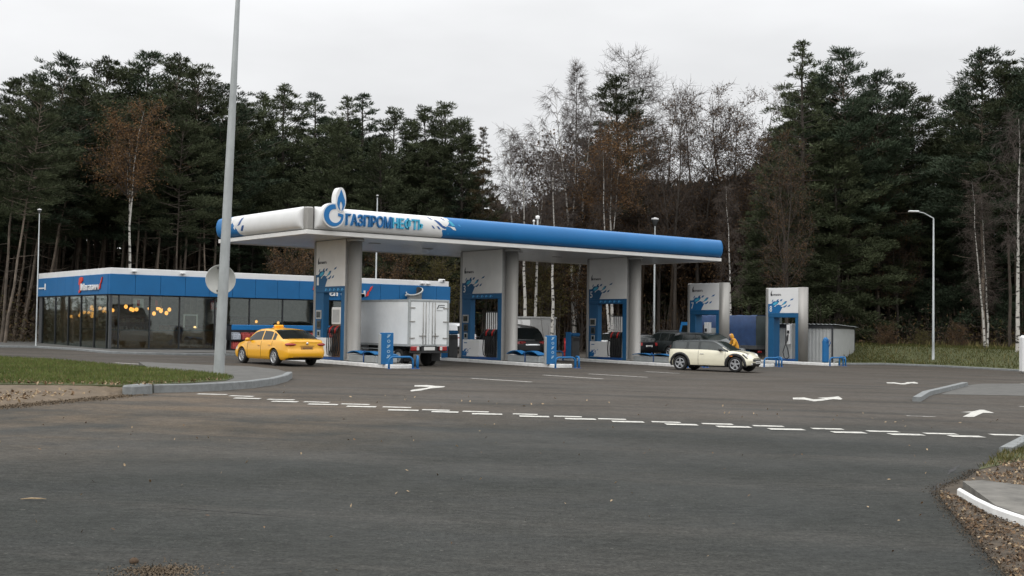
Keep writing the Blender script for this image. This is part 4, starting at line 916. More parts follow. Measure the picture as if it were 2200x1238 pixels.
# ================================================================== LAMP POSTS, SIGNS, SHEDS
def lamp_post(label, base, top_h, arm, head='arm', r0=.08, az=0.0, hs=1.0):
    s = thing('lamp_post', label, 'lamp post', base, az); mb = MB(); mb.lathe([(r0 * 1.5, -.05), (r0 * 1.5, .03), (r0, .05), (r0 * .95, .9), (r0 * .85, .95), (r0 * .5, top_h)], 14); mb.build('pole', 'galvanised', s)
    if head == 'arm':
        mb = MB(); mb.tube([(0, 0, top_h), (0, .0, top_h + .02), (-arm * .6, 0, top_h + arm * .34), (-arm, 0, top_h + arm * .42)], r0 * .42, 8); mb.build('arm', 'galvanised', s)
        mb = MB(); mb.box(-arm - .55, -arm + .05, -.13, .13, top_h + arm * .42 - .02, top_h + arm * .42 + .07, 0, .03); mb.build('lamp_head', 'white_panel', s)
    else:
        mb = MB(); mb.lathe([(.06 * hs, top_h - .02), (.12 * hs, top_h + .05 * hs), (.25 * hs, top_h + .35 * hs), (.26 * hs, top_h + .40 * hs)], 16); mb.build('lamp_head', 'dark_grey', s); mb = MB(); mb.lathe([(.28 * hs, top_h + .405 * hs), (.27 * hs, top_h + .50 * hs), (.02, top_h + .58 * hs)], 16); mb.build('cap', 'white_panel', s)
b = at(2005, 785); b.z += .06; t = at_depth(2003, 470, depth_of(b)); lamp_post('grey lamp post with a bent arm on the grass verge right of the shed', b, t.z - b.z, .95, 'arm', .085, YAW - PI / 2)
b = at(77, 747); t = at_depth(80, 458, depth_of(b)); lamp_post('slender grey lamp post at the far left end of the shop', b, t.z - b.z, .3, 'globe', .045, 0, .4)
b = on(*at_depth(1405, 700, 82)[:2]); t = at_depth(1405, 485, 82); lamp_post('pale lamp post with a dark cone head seen under the right end of the canopy', b, t.z - b.z, .3, 'globe', .10)
b = on(*at_depth(806, 700, 72)[:2]); t = at_depth(812, 425, 72); lamp_post('thin lamp post rising above the canopy behind the shop roof', b, t.z - b.z, .3, 'globe', .07, 0, .3)
# tall tapering post in the foreground, slightly out of plumb
b = at(470, 806, HV); t = at_depth(511, 0, depth_of(b)); dv_ = (t - b); hh = dv_.length * 1.12
s = thing('lamp_post', 'tall tapering grey lamp post on the grass verge with a round sign', 'lamp post', b); s.rotation_mode = 'QUATERNION'; s.rotation_quaternion = dv_.to_track_quat('Z', 'Y')
mb = MB(); mb.lathe([(.152, -.25), (.150, 0), (.143, 2.5), (.108, 7), (.062, hh * .9), (.05, hh)], 20); mb.build('pole', 'galvanised', s)
mb = MB(); mb.box(-.06, .06, -.155, -.13, .6, 1.0, 0, .01); mb.build('service_door', 'galvanised', s)
mb = MB(); mb.tube([(0, 0, hh), (.1, .5, hh + .3), (.1, 1.5, hh + .5)], .04, 8); mb.build('arm', 'galvanised', s); mb = MB(); mb.box(-.1, .3, 1.4, 2.1, hh + .46, hh + .58, 0, .03); mb.build('lamp_head', 'grey_panel', s)
# round sign seen from behind, clamped to that post
cpos = at_depth(474, 601, depth_of(b) + .32); sg = thing('road_sign', 'round road sign seen from its plain grey back, fixed to the tall foreground post', 'road sign', cpos)
sg.rotation_euler = (0, 0, YAW - PI / 2 + math.radians(24)); X = Matrix.Rotation(PI / 2, 4, 'X')
mb = MB(); mb.lathe([(.0001, -.012), (.40, -.012), (.425, .0), (.425, .014), (.41, .016), (.405, .004), (.0001, .004)], 40, 0, X); mb.build('disc', 'disc_grey', sg)
mb = MB(); mb.box(-.03, .03, -.06, -.02, -.44, .44); mb.build('rail', 'galvanised', sg)
mb = MB(); mb.box(-.12, .16, -.14, -.06, .30, .35); mb.box(-.12, .16, -.14, -.06, -.35, -.30); mb.build('clamp', 'dark_grey', sg)
# corrugated shed
a, c, d = at(1741, 778), at(1788, 783), at(1835, 776)
def shed():
    s = thing('storage_shed', 'grey corrugated sheet metal shed behind the last pump', 'shed', c)
    vx = (d - c); vx.z = 0; WX = vx.length; ex = vx.normalized(); ey = Vector((-ex.y, ex.x, 0)); 
    s.rotation_euler = (0, 0, math.atan2(ex.y, ex.x)); DY = (a - c).dot(ey); 
    if DY < 0: DY = -DY
    DY = max(DY, 3.0); Hh = 2.08
    def wall(p, q, name, h0, h1):
        mb = MB(); p = Vector(p); q = Vector(q); e = (q - p); L_ = e.length; e.normalize(); nn = Vector((e.y, -e.x, 0)); n = int(L_ / .05); lo = []; hi = []
        for i in range(n + 1):
            t = i / n; o = nn * (.018 if (i // 2) % 2 else 0); b_ = p + e * (L_ * t) + o; lo.append(b_ + Vector((0, 0, -.15))); hi.append(b_ + Vector((0, 0, lerp(h0, h1, t))))
        mb.add(lo + hi, [(i, i + 1, n + 2 + i, n + 1 + i) for i in range(n)]); return mb.build(name, 'sheet_grey', s, fix=False)
    wall((0, 0, 0), (WX, 0, 0), 'wall', Hh, Hh - .08); wall((0, DY, 0), (0, 0, 0), 'wall', Hh, Hh); wall((WX, 0, 0), (WX, DY, 0), 'wall', Hh - .08, Hh - .08); wall((WX, DY, 0), (0, DY, 0), 'wall', Hh, Hh)
    mb = MB(); mb.box(-.05, .05, -.05, .05, -.1, Hh + .1); mb.box(WX - .04, WX + .04, -.05, .04, -.1, Hh); mb.build('corner_post', 'dark_frame', s)
    mb = MB(); mb.box(-.06, WX + .06, -.06, .04, Hh - .04, Hh + .14); mb.box(-.08, .04, .05, DY + .05, Hh - .04, Hh + .14); mb.build('fascia_board', 'dark_frame', s)
    mb = MB(); n = int((DY + .5) / .12); rows = []
    for i in range(n + 1):
        y = -.22 + (DY + .44) * i / n; rows.append([Vector((-.22, y, Hh + .19 + (.03 if i % 2 else 0))), Vector((WX + .45, y, Hh + .07 + (.03 if i % 2 else 0)))])
    mb.add([q for r in rows for q in r] + [q - Vector((0, 0, .02)) for r in rows for q in r], [(2 * i, 2 * i + 1, 2 * i + 3, 2 * i + 2) for i in range(n)] + [(2 * (n + 1) + 2 * i, 2 * (n + 1) + 2 * i + 2, 2 * (n + 1) + 2 * i + 3, 2 * (n + 1) + 2 * i + 1) for i in range(n)] + [(2 * i, 2 * i + 2, 2 * (n + 1) + 2 * i + 2, 2 * (n + 1) + 2 * i) for i in range(n)] + [(2 * i + 1, 2 * (n + 1) + 2 * i + 1, 2 * (n + 1) + 2 * i + 3, 2 * i + 3) for i in range(n)]); mb.build('roof', 'galvanised', s)
shed()
# plain grey service kiosk beyond the pumps
def kiosk():
    dd = 78.0; c = on(*at_depth(1141, 700, dd)[:2]); l = on(*at_depth(1098, 700, dd + 1.4)[:2]); r = on(*at_depth(1194, 700, dd + 2.0)[:2]); s = thing('service_kiosk', 'small flat roofed grey kiosk behind the black off-roader', 'kiosk', (0, 0, 0)); Hh = at_depth(1141, 684, dd).z
    b_ = l + (r - c); ring = [l, c, r, b_]
    mb = MB(); mb.add([Vector((p.x, p.y, gz(p.x, p.y) - .1)) for p in ring] + [Vector((p.x, p.y, Hh)) for p in ring], [(i, (i + 1) % 4, 4 + (i + 1) % 4, 4 + i) for i in range(4)] + [(4, 5, 6, 7)]); mb.build('wall', 'grey_panel', s)
    ce = (l + c + r + b_) / 4; mb = MB(); o = [ce + (p - ce) * 1.04 for p in ring]; mb.add([Vector((p.x, p.y, Hh + .003)) for p in o] + [Vector((p.x, p.y, Hh + .12)) for p in o], [(i, (i + 1) % 4, 4 + (i + 1) % 4, 4 + i) for i in range(4)] + [(4, 5, 6, 7), (3, 2, 1, 0)]); mb.build('roof', 'grey_panel', s)
    e = (c - l).normalized(); n_ = Vector((e.y, -e.x, 0)); mb = MB(); q = [l + (c - l) * t + n_ * .01 for t in (.08, .95)]; mb.add([Vector((q[0].x, q[0].y, Hh - .9)), Vector((q[1].x, q[1].y, Hh - .9)), Vector((q[1].x, q[1].y, Hh - .1)), Vector((q[0].x, q[0].y, Hh - .1))], [(0, 1, 2, 3)]); mb.build('light_panel', 'white_panel', s)
kiosk()
# air and water pillar cut by the right edge
b = on(*at_depth(2204, 787, 58)[:2]); s = thing('service_pillar', 'white and pale blue rounded service pillar cut by the right edge of the picture', 'pillar', b, YAW - PI / 2)
mb = MB(); mb.box(-.25, .55, -.3, .3, 0, 1.9, 0, .12); mb.build('body', 'white_panel', s); mb = MB(); mb.box(-.12, .45, -.31, -.302, .35, 1.75); mb.build('front_panel', 'sky_print', s)
c = at(2103, 789); s = thing('manhole_block', 'low grey concrete block on the verge near the bent-arm lamp post', 'concrete block', c, YAW - PI / 2); mb = MB(); mb.box(-.85, .75, -.6, .6, -.1, .24, 0, .06); mb.build('block', 'concrete', s); mb = MB(); mb.box(-.55, .5, -.4, .4, .243, .30, 0, .03); mb.build('cover', 'kerb_stone', s)

# ================================================================== VEHICLES
def car(label, cat, pos, head, S, paint, group=None, name='parked_car'):
    L_, Wd, Hh = S['L'], S['W'], S['H']; h = L_ / 2; s = thing(name, label, cat, pos, head, group)
    xf, xr, R = S['xf'], S['xr'], S['R']; sill = S.get('sill', .24); DX = .04
    n = int(round(L_ / DX)); xs = [-h + L_ * i / n for i in range(n + 1)]
    RO = S['roof']; DK = S['deck']; BL = S['belt']
    def topz(x):
        r = interp(RO, x) if RO[0][0] <= x <= RO[-1][0] else -1
        return max(r, interp(DK, x))
    def plan(x):
        u = abs(x) / h; return Wd / 2 * (1 - .05 * u ** 4 - (.10 if x > 0 else .07) * u ** 14)
    def bottom(x):
        z = sill + .10 * max(0, (abs(x) - h + .5) / .5) ** 2
        for xa in (xf, xr):
            q = abs(x - xa); ra = R + .055
            if q < ra: z = max(z, R + math.sqrt(ra * ra - q * q) * 1.0)
        return z
    NB, NG = 11, 5
    SY = [(0, .90), (.06, .955), (.2, .985), (.45, 1.0), (.7, .992), (.9, .972), (1, .945)]
    def section(x):
        w = plan(x); zt = topz(x); zb = bottom(x); bl = min(interp(BL, x), zt - .03); g = max(0, zt - bl); pts = []
        k = min(1.0, g / max(.05, (Hh - interp(BL, 0)))); wr = lerp(w * .90, Wd / 2 * S.get('tumble', .74), k)
        for i in range(NB + 1):
            z = lerp(sill, bl, i / NB); zz = max(z, min(zb + (bl - zb) * i / NB * .02, bl)) if z < zb else z
            pts.append((w * interp(SY, (z - sill) / (bl - sill)), max(zz, zb) if zb < bl else bl))
        w0 = pts[-1][0]
        for i, t in enumerate((.10, .30, .60, .86, 1.0)):
            pts.append((lerp(w0, wr, t ** 1.05), lerp(bl, zt - min(.045, g * .25), t)))
        for t in (.9, .7, .4, .0):
            pts.append((wr * t, zt - min(.045, g * .25) * (t ** 3)))
        return pts
    secs = [section(x) for x in xs]; m = len(secs[0])
    FI, RI = S.get('front_in', [(0, .14), (.5, 0), (.75, .05), (1.2, .3)]), S.get('rear_in', [(0, .12), (.45, 0), (.8, .04), (1.2, .1)])
    def place(i, j, sgn):
        x = xs[i]; y, z = secs[i][j]; wt = max(0, (abs(x) - h + .45) / .45) ** 1.5
        cv = (abs(y) / (Wd / 2)) ** 3 * S.get('corner', .16)
        if x > 0: x -= wt * (interp(FI, z) + cv)
        else: x += wt * (interp(RI, z) + cv * .7)
        return Vector((x, y * sgn, z))
    parts = {}
    def put(kind, vs):
        parts.setdefault(kind, MB()).add(vs, [tuple(range(len(vs)))], 0, True)
    WIN, DOOR = S['win'], S['doors']; ws, rw = S['ws'], S['rw']
    for i in range(n):
        xm = (xs[i] + xs[i + 1]) / 2
        for sgn in (1, -1):
            for j in range(m - 1):
                q = [place(i, j, sgn), place(i + 1, j, sgn), place(i + 1, j + 1, sgn), place(i, j + 1, sgn)]
                zc = sum(v.z for v in q) / 4; yc = abs(sum(v.y for v in q) / 4)
                area = (q[2] - q[0]).cross(q[3] - q[1]).length
                if area < 1e-7: continue
                zt = topz(xm); bl = interp(BL, xm); kind = 'body'
                if j >= NB + NG - 1 + 1 - 0 and ws[0] < xm < ws[1] and zt > bl + .04: kind = 'windscreen'
                elif j >= NB + NG and rw[0] < xm < rw[1] and zt > bl + .04: kind = 'rear_window'
                elif j >= NB + NG - 1 and zt > bl + .25: kind = 'roof'
                elif NB + 1 <= j < NB + NG - 1 and zt > bl + .10:
                    kind = 'pillar%d' % sgn
                    for a, b in WIN:
                        if a < xm < b: kind = 'side_window%d%d' % (round(a * 100), sgn)
                elif j <= NB:
                    for a, b in DOOR:
                        if a + .012 < xm < b - .012 and zc > sill + .10: kind = 'door%d%d' % (round(a * 100), sgn)
                    if S.get('lamp'):
                        k2 = S['lamp'](xm, zc, yc); kind = k2 or kind
                    if 'trim_r' in S and min(math.hypot(xm - xf, zc - R), math.hypot(xm - xr, zc - R)) < R + S['trim_r']: kind = 'trim'
                    if 'trim_z' in S and zc < S['trim_z']: kind = 'trim%d' % sgn
                put(kind, q if sgn > 0 else q[::-1])
        # underside
        a, b = [place(i, 0, 1), place(i + 1, 0, 1)], [place(i, 0, -1), place(i + 1, 0, -1)]
        put('underbody', [a[0], b[0], b[1], a[1]])
    for end, i in (('rear', 0), ('front', n)):              # end faces, split across the width
        for j in range(m - 1):
            for c in range(12):
                def P(jj, t): p = place(i, jj, 1); y = lerp(p.y, -p.y, t); p0 = place(i, jj, 1); wt = (abs(y) / (Wd / 2)) ** 3 * S.get('corner', .16); full = (abs(p0.y) / (Wd / 2)) ** 3 * S.get('corner', .16); return Vector((p0.x + (full - wt) * (1 if end == 'front' else -.7), y, p0.z))
                q = [P(j, c / 12), P(j, (c + 1) / 12), P(j + 1, (c + 1) / 12), P(j + 1, c / 12)]
                if (q[2] - q[0]).cross(q[3] - q[1]).length < 1e-7: continue
                zc = sum(v.z for v in q) / 4; yc = abs(sum(v.y for v in q) / 4); kind = 'body'
                k2 = S['end'](end, zc, yc) if S.get('end') else None
                put(k2 or kind, q)
    MM = {'body': paint, 'underbody': 'black_plastic', 'windscreen': S.get('glass', 'car_glass'), 'rear_window': 'car_glass', 'side_window': S.get('glass', 'car_glass'), 'roof': S.get('roof_m', paint), 'pillar': S.get('pillar_m', paint), 'trim': 'black_plastic', 'tail_light': 'red_lens', 'headlight': 'clear_lens', 'grille': 'black_plastic', 'bumper': S.get('bumper_m', paint), 'chrome_strip': 'chrome'}
    for k, mb in parts.items():
        nm = 'door' if k.startswith('door') else 'side_window' if k.startswith('side_window') else 'pillar' if k.startswith('pillar') else 'trim' if k.startswith('trim') else k
        o = mb.build(nm, MM.get(nm, paint), s)
        bm = bmesh.new(); bm.from_mesh(o.data); bmesh.ops.remove_doubles(bm, verts=bm.verts, dist=.0008); bmesh.ops.recalc_face_normals(bm, faces=bm.faces); bm.to_mesh(o.data); bm.free()
        if nm == 'door':
            a = int(k[4:].rstrip('1').rstrip('-') or 0) if 0 else [d for d in DOOR if 'door%d' % round(d[0] * 100) in k][0]; sg = -1 if k.endswith('-1') else 1
            bz = interp(BL, a[0] + .2); mb2 = MB(); yy = plan(a[0] + .2) * .985 * sg; mb2.box(a[0] + .08, a[0] + .26, yy - .012, yy + .03 * sg + .012, bz - .16, bz - .13, 0, .01); mb2.build('handle', S.get('handle_m', paint), o)
    # seams of the doors: thin dark grooves just proud of the skin
    mb = MB()
    for a, b in DOOR:
        for x in (a, b):
            i = min(range(n + 1), key=lambda q: abs(xs[q] - x))
            for sgn in (1, -1):
                path = [place(i, j, sgn) for j in range(1, NB + 1) if secs[i][j][1] > bottom(xs[i]) + .06]
                if len(path) > 2: mb.tube([p + Vector((0, .001 * sgn, 0)) for p in path], .007, 4)
    if mb.v: mb.build('door_seam', 'black_plastic', s)
    # wheels
    for xa in (xf, xr):
        for sgn in (1, -1):
            yw = (plan(xa) - .11) * sgn; X = Matrix.Translation((xa, yw, R)) @ Matrix.Rotation(PI / 2 * (-1 if sgn > 0 else 1), 4, 'X')
            mb = MB(); mb.lathe([(R * .60, -.10), (R * .90, -.105), (R * .985, -.07), (R, -.03), (R, .03), (R * .985, .07), (R * .90, .105), (R * .66, .10), (R * .63, .075)], 30, 0, X, True, False); wl = mb.build('wheel', 'black_rubber', s)
            mb = MB(); mb.lathe([(R * .66, .101), (R * .60, .085), (R * .56, .02), (.0001, .02)], 30, 1, X, True, False)
            mb.lathe([(R * .675, .094), (R * .665, .108), (R * .60, .106), (R * .585, .085)], 30, 0, X, True, False); mb.lathe([(.0001, .088), (R * .13, .085), (R * .15, .06), (R * .15, .02)], 14, 0, X, True, False)
            ns = S.get('spokes', 5)
            for k in range(ns):
                a = 2 * PI * k / ns + .3; Y = X @ Matrix.Rotation(a, 4, 'Z'); mb.box(R * .08, R * .62, -R * .12 * 5 / ns, R * .12 * 5 / ns, .05, .092, 0, .006, Y)
            mb.build('rim', ['alloy', S.get('dish', 'black_plastic')], wl)
    if 'arch' in S:                 # plain black arch lips that follow the skin
        for xa in (xf, xr):
            for sgn in (1, -1):
                mb = MB(); k = 22; rr_ = []
                for a in range(k + 1):
                    an = math.radians(lerp(-14, 194, a / k)); row = []
                    for rad, o in ((R + .045, -.03), (R + .045, .016), (R + .05 + S['arch'], .016), (R + .05 + S['arch'], -.03)):
                        x = xa + rad * math.cos(an); z = max(sill - .02, R + rad * math.sin(an)); bl = interp(BL, x); y = plan(x) * interp(SY, min(1, max(0, (z - sill) / (bl - sill)))); wt = max(0, (abs(x) - h + .45) / .45) ** 1.5; row.append(Vector((x, (y + o) * sgn, z)))
                    rr_.append(row)
                mb.add([q for r_ in rr_ for q in r_], [(a * 4 + j, a * 4 + (j + 1) % 4, (a + 1) * 4 + (j + 1) % 4, (a + 1) * 4 + j) for a in range(k) for j in range(4)], 0, True); mb.build('wheel_arch', 'black_plastic', s)
    # number plates, mirrors
    pl = S.get('plate', {})
    for end in ('rear', 'front'):
        if end in pl:
            x, z = pl[end]; sg = 1 if end == 'front' else -1; mb = MB(); mb.box(x - .008, x + .008, -.26, .26, z - .056, z + .056, 0, .004); p_ = mb.build('number_plate', S.get('plate_m', 'plate_white'), s)
            mb = MB(); 
            for k in range(8): mb.box(x + sg * .0085, x + sg * .011, -.20 + k * .05, -.175 + k * .05, z - .03, z + .03)
            mb.build('plate_mark', 'plate_text', p_)
    if 'mirror' in S:
        x, z = S['mirror']
        for sgn in (1, -1):
            y = plan(x) * .93; mb = MB(); mb.ellipsoid((x, (y + .12) * sgn, z), (.08, .11, .075), 12, 8); mb.tube([(x, (y - .03) * sgn, z - .05), (x, (y + .08) * sgn, z - .02)], .025, 6); mb.build('mirror', S.get('mirror_m', paint), s)
    return s

HEAD_Y = PI / 2
# --- yellow taxi
TX = dict(L=4.64, W=1.78, H=1.46, xf=1.42, xr=-1.23, R=.325, sill=.235,
    deck=[(-2.32, .93), (-2.26, 1.02), (-1.9, 1.06), (-1.5, 1.05), (-1, .96), (1.0, .97), (1.35, .95), (1.85, .86), (2.18, .73), (2.32, .58)],
    roof=[(-1.78, 1.05), (-1.45, 1.22), (-1.10, 1.37), (-.75, 1.435), (-.2, 1.46), (.2, 1.44), (.5, 1.37), (.85, 1.18), (1.24, .96)],
    belt=[(-2.32, .86), (-1.8, .97), (-1, .96), (1.2, .89), (2.32, .6)], win=[(-1.28, -1.02), (-.98, -.24), (-.17, .95)], doors=[(-1.06, -.20), (-.20, .90)], ws=(.36, 1.25), rw=(-1.75, -.92),
    front_in=[(.2, .16), (.45, 0), (.7, .06), (1, .2)], rear_in=[(.25, .20), (.33, .05), (.48, 0), (.62, .02), (.66, .055), (.9, .06), (1.05, .02)],
    lamp=lambda x, z, y: ('headlight' if x > 1.85 and .58 < z < .74 and y > .5 else None),
    end=lambda e, z, y: None if e == 'rear' else ('grille' if (.3 < z < .5 and y < .6) else None),
    plate={'rear': (-2.275, .70)}, plate_m='plate_yellow', mirror=(.78, .98), spokes=9, dish='steel')
b = at(554, 785.5); tp = Vector((20.96 + .80, 42.40, 0)); tp.z = gz(tp.x, tp.y)
taxi = car('bright yellow taxi saloon with a roof sign beside the first pump', 'taxi', tp, math.radians(91.5), TX, 'taxi_paint', name='taxi')
mb = MB(); mb.box(-.12, .10, -.20, .20, 1.47, 1.58, 0, .05); mb.box(-.14, .12, -.22, .22, 1.452, 1.472, 0, .008); mb.build('roof_sign', 'taxi_sign', taxi)
mb = MB(); mb.box(-2.33, -2.29, -.62, .62, .355, .375, 0, .006); mb.box(-2.31, -2.285, -.3, .3, .775, .79, 0, .005); mb.build('bumper_trim', 'black_plastic', taxi)
for sgn in (1, -1):
    mb = MB(); mb.ellipsoid((-2.12, .62 * sgn, .835), (.165, .255, .072), 20, 10); mb.build('tail_light', 'red_lens', taxi)
mb = MB(); mb.ellipsoid((-2.285, 0, .88), (.015, .05, .05), 12, 8); mb.build('badge', 'chrome', taxi)
# --- cream hatchback with a dark roof
MN = dict(L=3.96, W=1.69, H=1.36, xf=1.27, xr=-1.28, R=.33, sill=.21, corner=.26, tumble=.76,
    deck=[(-1.98, .89), (-1.9, .90), (.8, .92), (1.1, .915), (1.45, .87), (1.75, .79), (1.92, .68), (1.98, .56)],
    roof=[(-1.96, .95), (-1.90, 1.18), (-1.80, 1.29), (-1.6, 1.325), (-.9, 1.355), (-.2, 1.36), (.12, 1.34), (.34, 1.285), (.62, 1.13), (.98, .93)],
    belt=[(-1.98, .91), (0, .895), (.95, .85), (1.5, .77), (1.98, .54)], win=[(-1.76, -1.02), (-.90, -.46), (-.34, .74)], doors=[(-.42, .82)], ws=(.30, 1.02), rw=(-1.95, -1.84),
    front_in=[(.15, .14), (.35, .02), (.5, .0), (.7, .10), (.9, .3)], rear_in=[(.2, .16), (.4, 0), (.6, .02), (.95, .06), (1.4, .16)],
    glass='pale_glass', roof_m='dark_roof', pillar_m='dark_roof', arch=.10, trim_z=.285,
    end=lambda e, z, y: ('grille' if (.27 < z < .40 and y < .50) or (.47 < z < .58 and y < .42) else None) if e == 'front' else ('tail_light' if .6 < z < .85 and y > .55 else None),
    plate={'front': (1.985, .43)}, mirror=(.62, .95), mirror_m='black_plastic', spokes=5, handle_m='chrome')
a, c = at(1461, 796.0), at(1581, 801.5); hd = math.radians(-71.0); mid = at(1521, 798); dirv = Vector((math.cos(hd), math.sin(hd), 0)); mp_ = mid + Vector((-dirv.y, dirv.x, 0)) * .73; mp_.z = gz(mp_.x, mp_.y)
mini = car('cream two-door hatchback with a dark roof and black wheel arches', 'hatchback', mp_, hd, MN, 'cream_paint', name='hatchback_car')
for sgn in (1, -1):
    mb = MB(); mb.ellipsoid((1.635, .575 * sgn, .665), (.13, .135, .13), 18, 12); hl = mb.build('headlight', 'clear_lens', mini); mb = MB(); mb.lathe([(.125, 0), (.13, .015), (.115, .02)], 20, 0, Matrix.Translation((1.655, .60 * sgn, .665)) @ Matrix.Rotation(.42 * sgn, 4, 'Z') @ Matrix.Rotation(PI / 2, 4, 'Y')); mb.build('surround', 'chrome', hl)
    mb = MB(); mb.ellipsoid((1.86, .48 * sgn, .36), (.07, .07, .06), 12, 8); mb.build('fog_light', 'clear_lens', mini)
    mb = MB(); mb.box(1.00, 1.16, .835 * sgn - .012, .835 * sgn + .012, .66, .71, 0, .01); mb.build('indicator', 'amber_lens', mini)
    mb = MB(); mb.box(1.05, 1.55, .42 * sgn - .03, .42 * sgn + .03, .94, .945) if 0 else None
mb = MB()
for sgn in (1, -1):
    for k in range(10):
        x0 = 1.05 + k * .07; x1 = x0 + .07; z0 = interp(MN['deck'], x0) + .004; z1 = interp(MN['deck'], x1) + .004
        mb.add([(x0, .36 * sgn, z0), (x1, .34 * sgn, z1), (x1, .44 * sgn, z1 - .004), (x0, .46 * sgn, z0 - .004)], [(0, 1, 2, 3)])
mb.build('bonnet_stripe', 'black_plastic', mini)
mb = MB()
for z, hw in ((.60, .44), (.46, .42)): mb.box(1.925, 1.965, -hw, hw, z - .01, z + .012, 0, .006)
mb.build('grille_trim', 'chrome', mini)
# --- black off-roader seen from behind
SV = dict(L=4.85, W=2.02, H=1.86, xf=1.48, xr=-1.40, R=.39, sill=.34, corner=.24, tumble=.70,
    deck=[(-2.42, 1.0), (-2.3, 1.06), (1.0, 1.08), (1.5, 1.06), (2.1, .95), (2.42, .75)],
    roof=[(-2.34, 1.08), (-2.1, 1.38), (-1.8, 1.66), (-1.45, 1.78), (-.6, 1.86), (.1, 1.84), (.45, 1.74), (1.25, 1.10)],
    belt=[(-2.42, .98), (-1.5, 1.08), (1.2, 1.0), (2.42, .75)], win=[(-1.75, -1.2), (-1.12, -.25), (-.17, .95)], doors=[(-1.15, -.2), (-.2, .95)], ws=(.38, 1.28), rw=(-2.34, -1.55),
    rear_in=[(.3, .16), (.5, 0), (.7, .02), (1.0, .08), (1.4, .1)],
    lamp=lambda x, z, y: 'tail_light' if x < -2.0 and .86 < z < 1.02 else None,
    end=lambda e, z, y: ('tail_light' if .84 < z < 1.0 and y > .60 else 'chrome_strip' if .80 < z < .84 and y < .5 else None) if e == 'rear' else None, plate={'rear': (-2.36, .72)}, mirror=(.95, 1.1), spokes=6)
def rear_at(px, d, S, head): p = on(*at_depth(px, 700, d)[:2]); q = p + Vector((math.cos(head), math.sin(head), 0)) * S['L'] / 2; q.z = gz(q.x, q.y); return q
hd = math.radians(88); suv = car('black off-road car seen from behind, standing between the second and third pump', 'off-roader', rear_at(1147, 58.5, SV, hd), hd, SV, 'black_paint', name='offroad_car')
mb = MB(); mb.box(-2.375, -2.345, -.46, .40, .815, .85, 0, .008); mb.build('chrome_trim', 'chrome', suv)
for sgn in (1, -1): mb = MB(); mb.box(-2.36, -2.22, .60 * sgn - .18, .60 * sgn + .18, .88, .98, 0, .03); mb.build('tail_light', 'red_lens', suv)
mb = MB(); mb.box(-2.36, -2.32, -.55, .55, .44, .50, 0, .01); mb.build('bumper_trim', 'dark_grey', suv)
# --- black hatchback beyond the third pump
HB = dict(L=4.2, W=1.77, H=1.48, xf=1.30, xr=-1.25, R=.32, sill=.24, corner=.22, tumble=.72,
    deck=[(-2.1, .92), (-2.0, .98), (.9, .97), (1.4, .94), (1.9, .80), (2.1, .6)], roof=[(-2.06, .97), (-1.85, 1.2), (-1.6, 1.38), (-1.2, 1.45), (-.3, 1.48), (.2, 1.45), (.5, 1.37), (1.2, .97)],
    belt=[(-2.1, .90), (-1.2, .97), (1.1, .89), (2.1, .6)], win=[(-1.5, -1.1), (-1.02, -.2), (-.13, .92)], doors=[(-1.05, -.18), (-.18, .9)], ws=(.4, 1.22), rw=(-2.05, -1.5),
    lamp=lambda x, z, y: 'tail_light' if x < -1.8 and .74 < z < .92 else ('headlight' if x > 1.72 and .6 < z < .76 and y > .45 else None), end=lambda e, z, y: ('tail_light' if .74 < z < .9 and y > .52 else None) if e == 'rear' else ('grille' if .3 < z < .5 and y < .55 else None), plate={'rear': (-2.07, .68), 'front': (2.07, .42)}, mirror=(.8, .98), spokes=7)
hd = math.radians(84); car('black hatchback seen from behind, right of the third canopy column', 'hatchback', rear_at(1396, 73, HB, hd), hd, HB, 'black_paint', name='hatchback_car')
# --- graphite estate with roof rails behind the cream hatchback
EW = dict(HB); EW.update(L=4.55, W=1.82, H=1.66, xf=1.42, xr=-1.30, R=.35, sill=.30, deck=[(-2.27, 1.0), (-2.15, 1.05), (1.0, 1.05), (1.5, 1.02), (2.05, .88), (2.27, .66)], roof=[(-2.24, 1.04), (-2.1, 1.36), (-1.9, 1.56), (-1.5, 1.63), (-.4, 1.66), (.2, 1.64), (.5, 1.55), (1.2, 1.05)],
    belt=[(-2.27, 1.0), (1.1, .97), (2.27, .66)], win=[(-1.95, -1.2), (-1.1, -.22), (-.14, .95)], ws=(.42, 1.22), rw=(-2.23, -1.93), plate={'rear': (-2.24, .8)}, mirror=(.85, 1.06))
hd = math.radians(80); ew = car('graphite estate car with roof rails, partly hidden behind the cream hatchback', 'estate car', rear_at(1482, 73, EW, hd), hd, EW, 'graphite_paint', name='estate_car')
mb = MB()
for sgn in (1, -1): mb.tube([(-1.8, .62 * sgn, 1.60), (-1.7, .62 * sgn, 1.68), (.1, .63 * sgn, 1.70), (.25, .63 * sgn, 1.63)], .02, 6)
mb.build('roof_rail', 'dark_grey', ew)
hd = math.radians(-96); q = on(*at_depth(1522, 700, 61.5)[:2]); SA = dict(EW); SA.update(glass='pale_glass', plate={'front': (2.24, .45)})
car('dark car facing this way directly behind the roof of the cream hatchback', 'car', q, hd, SA, 'graphite_paint', name='parked_car')
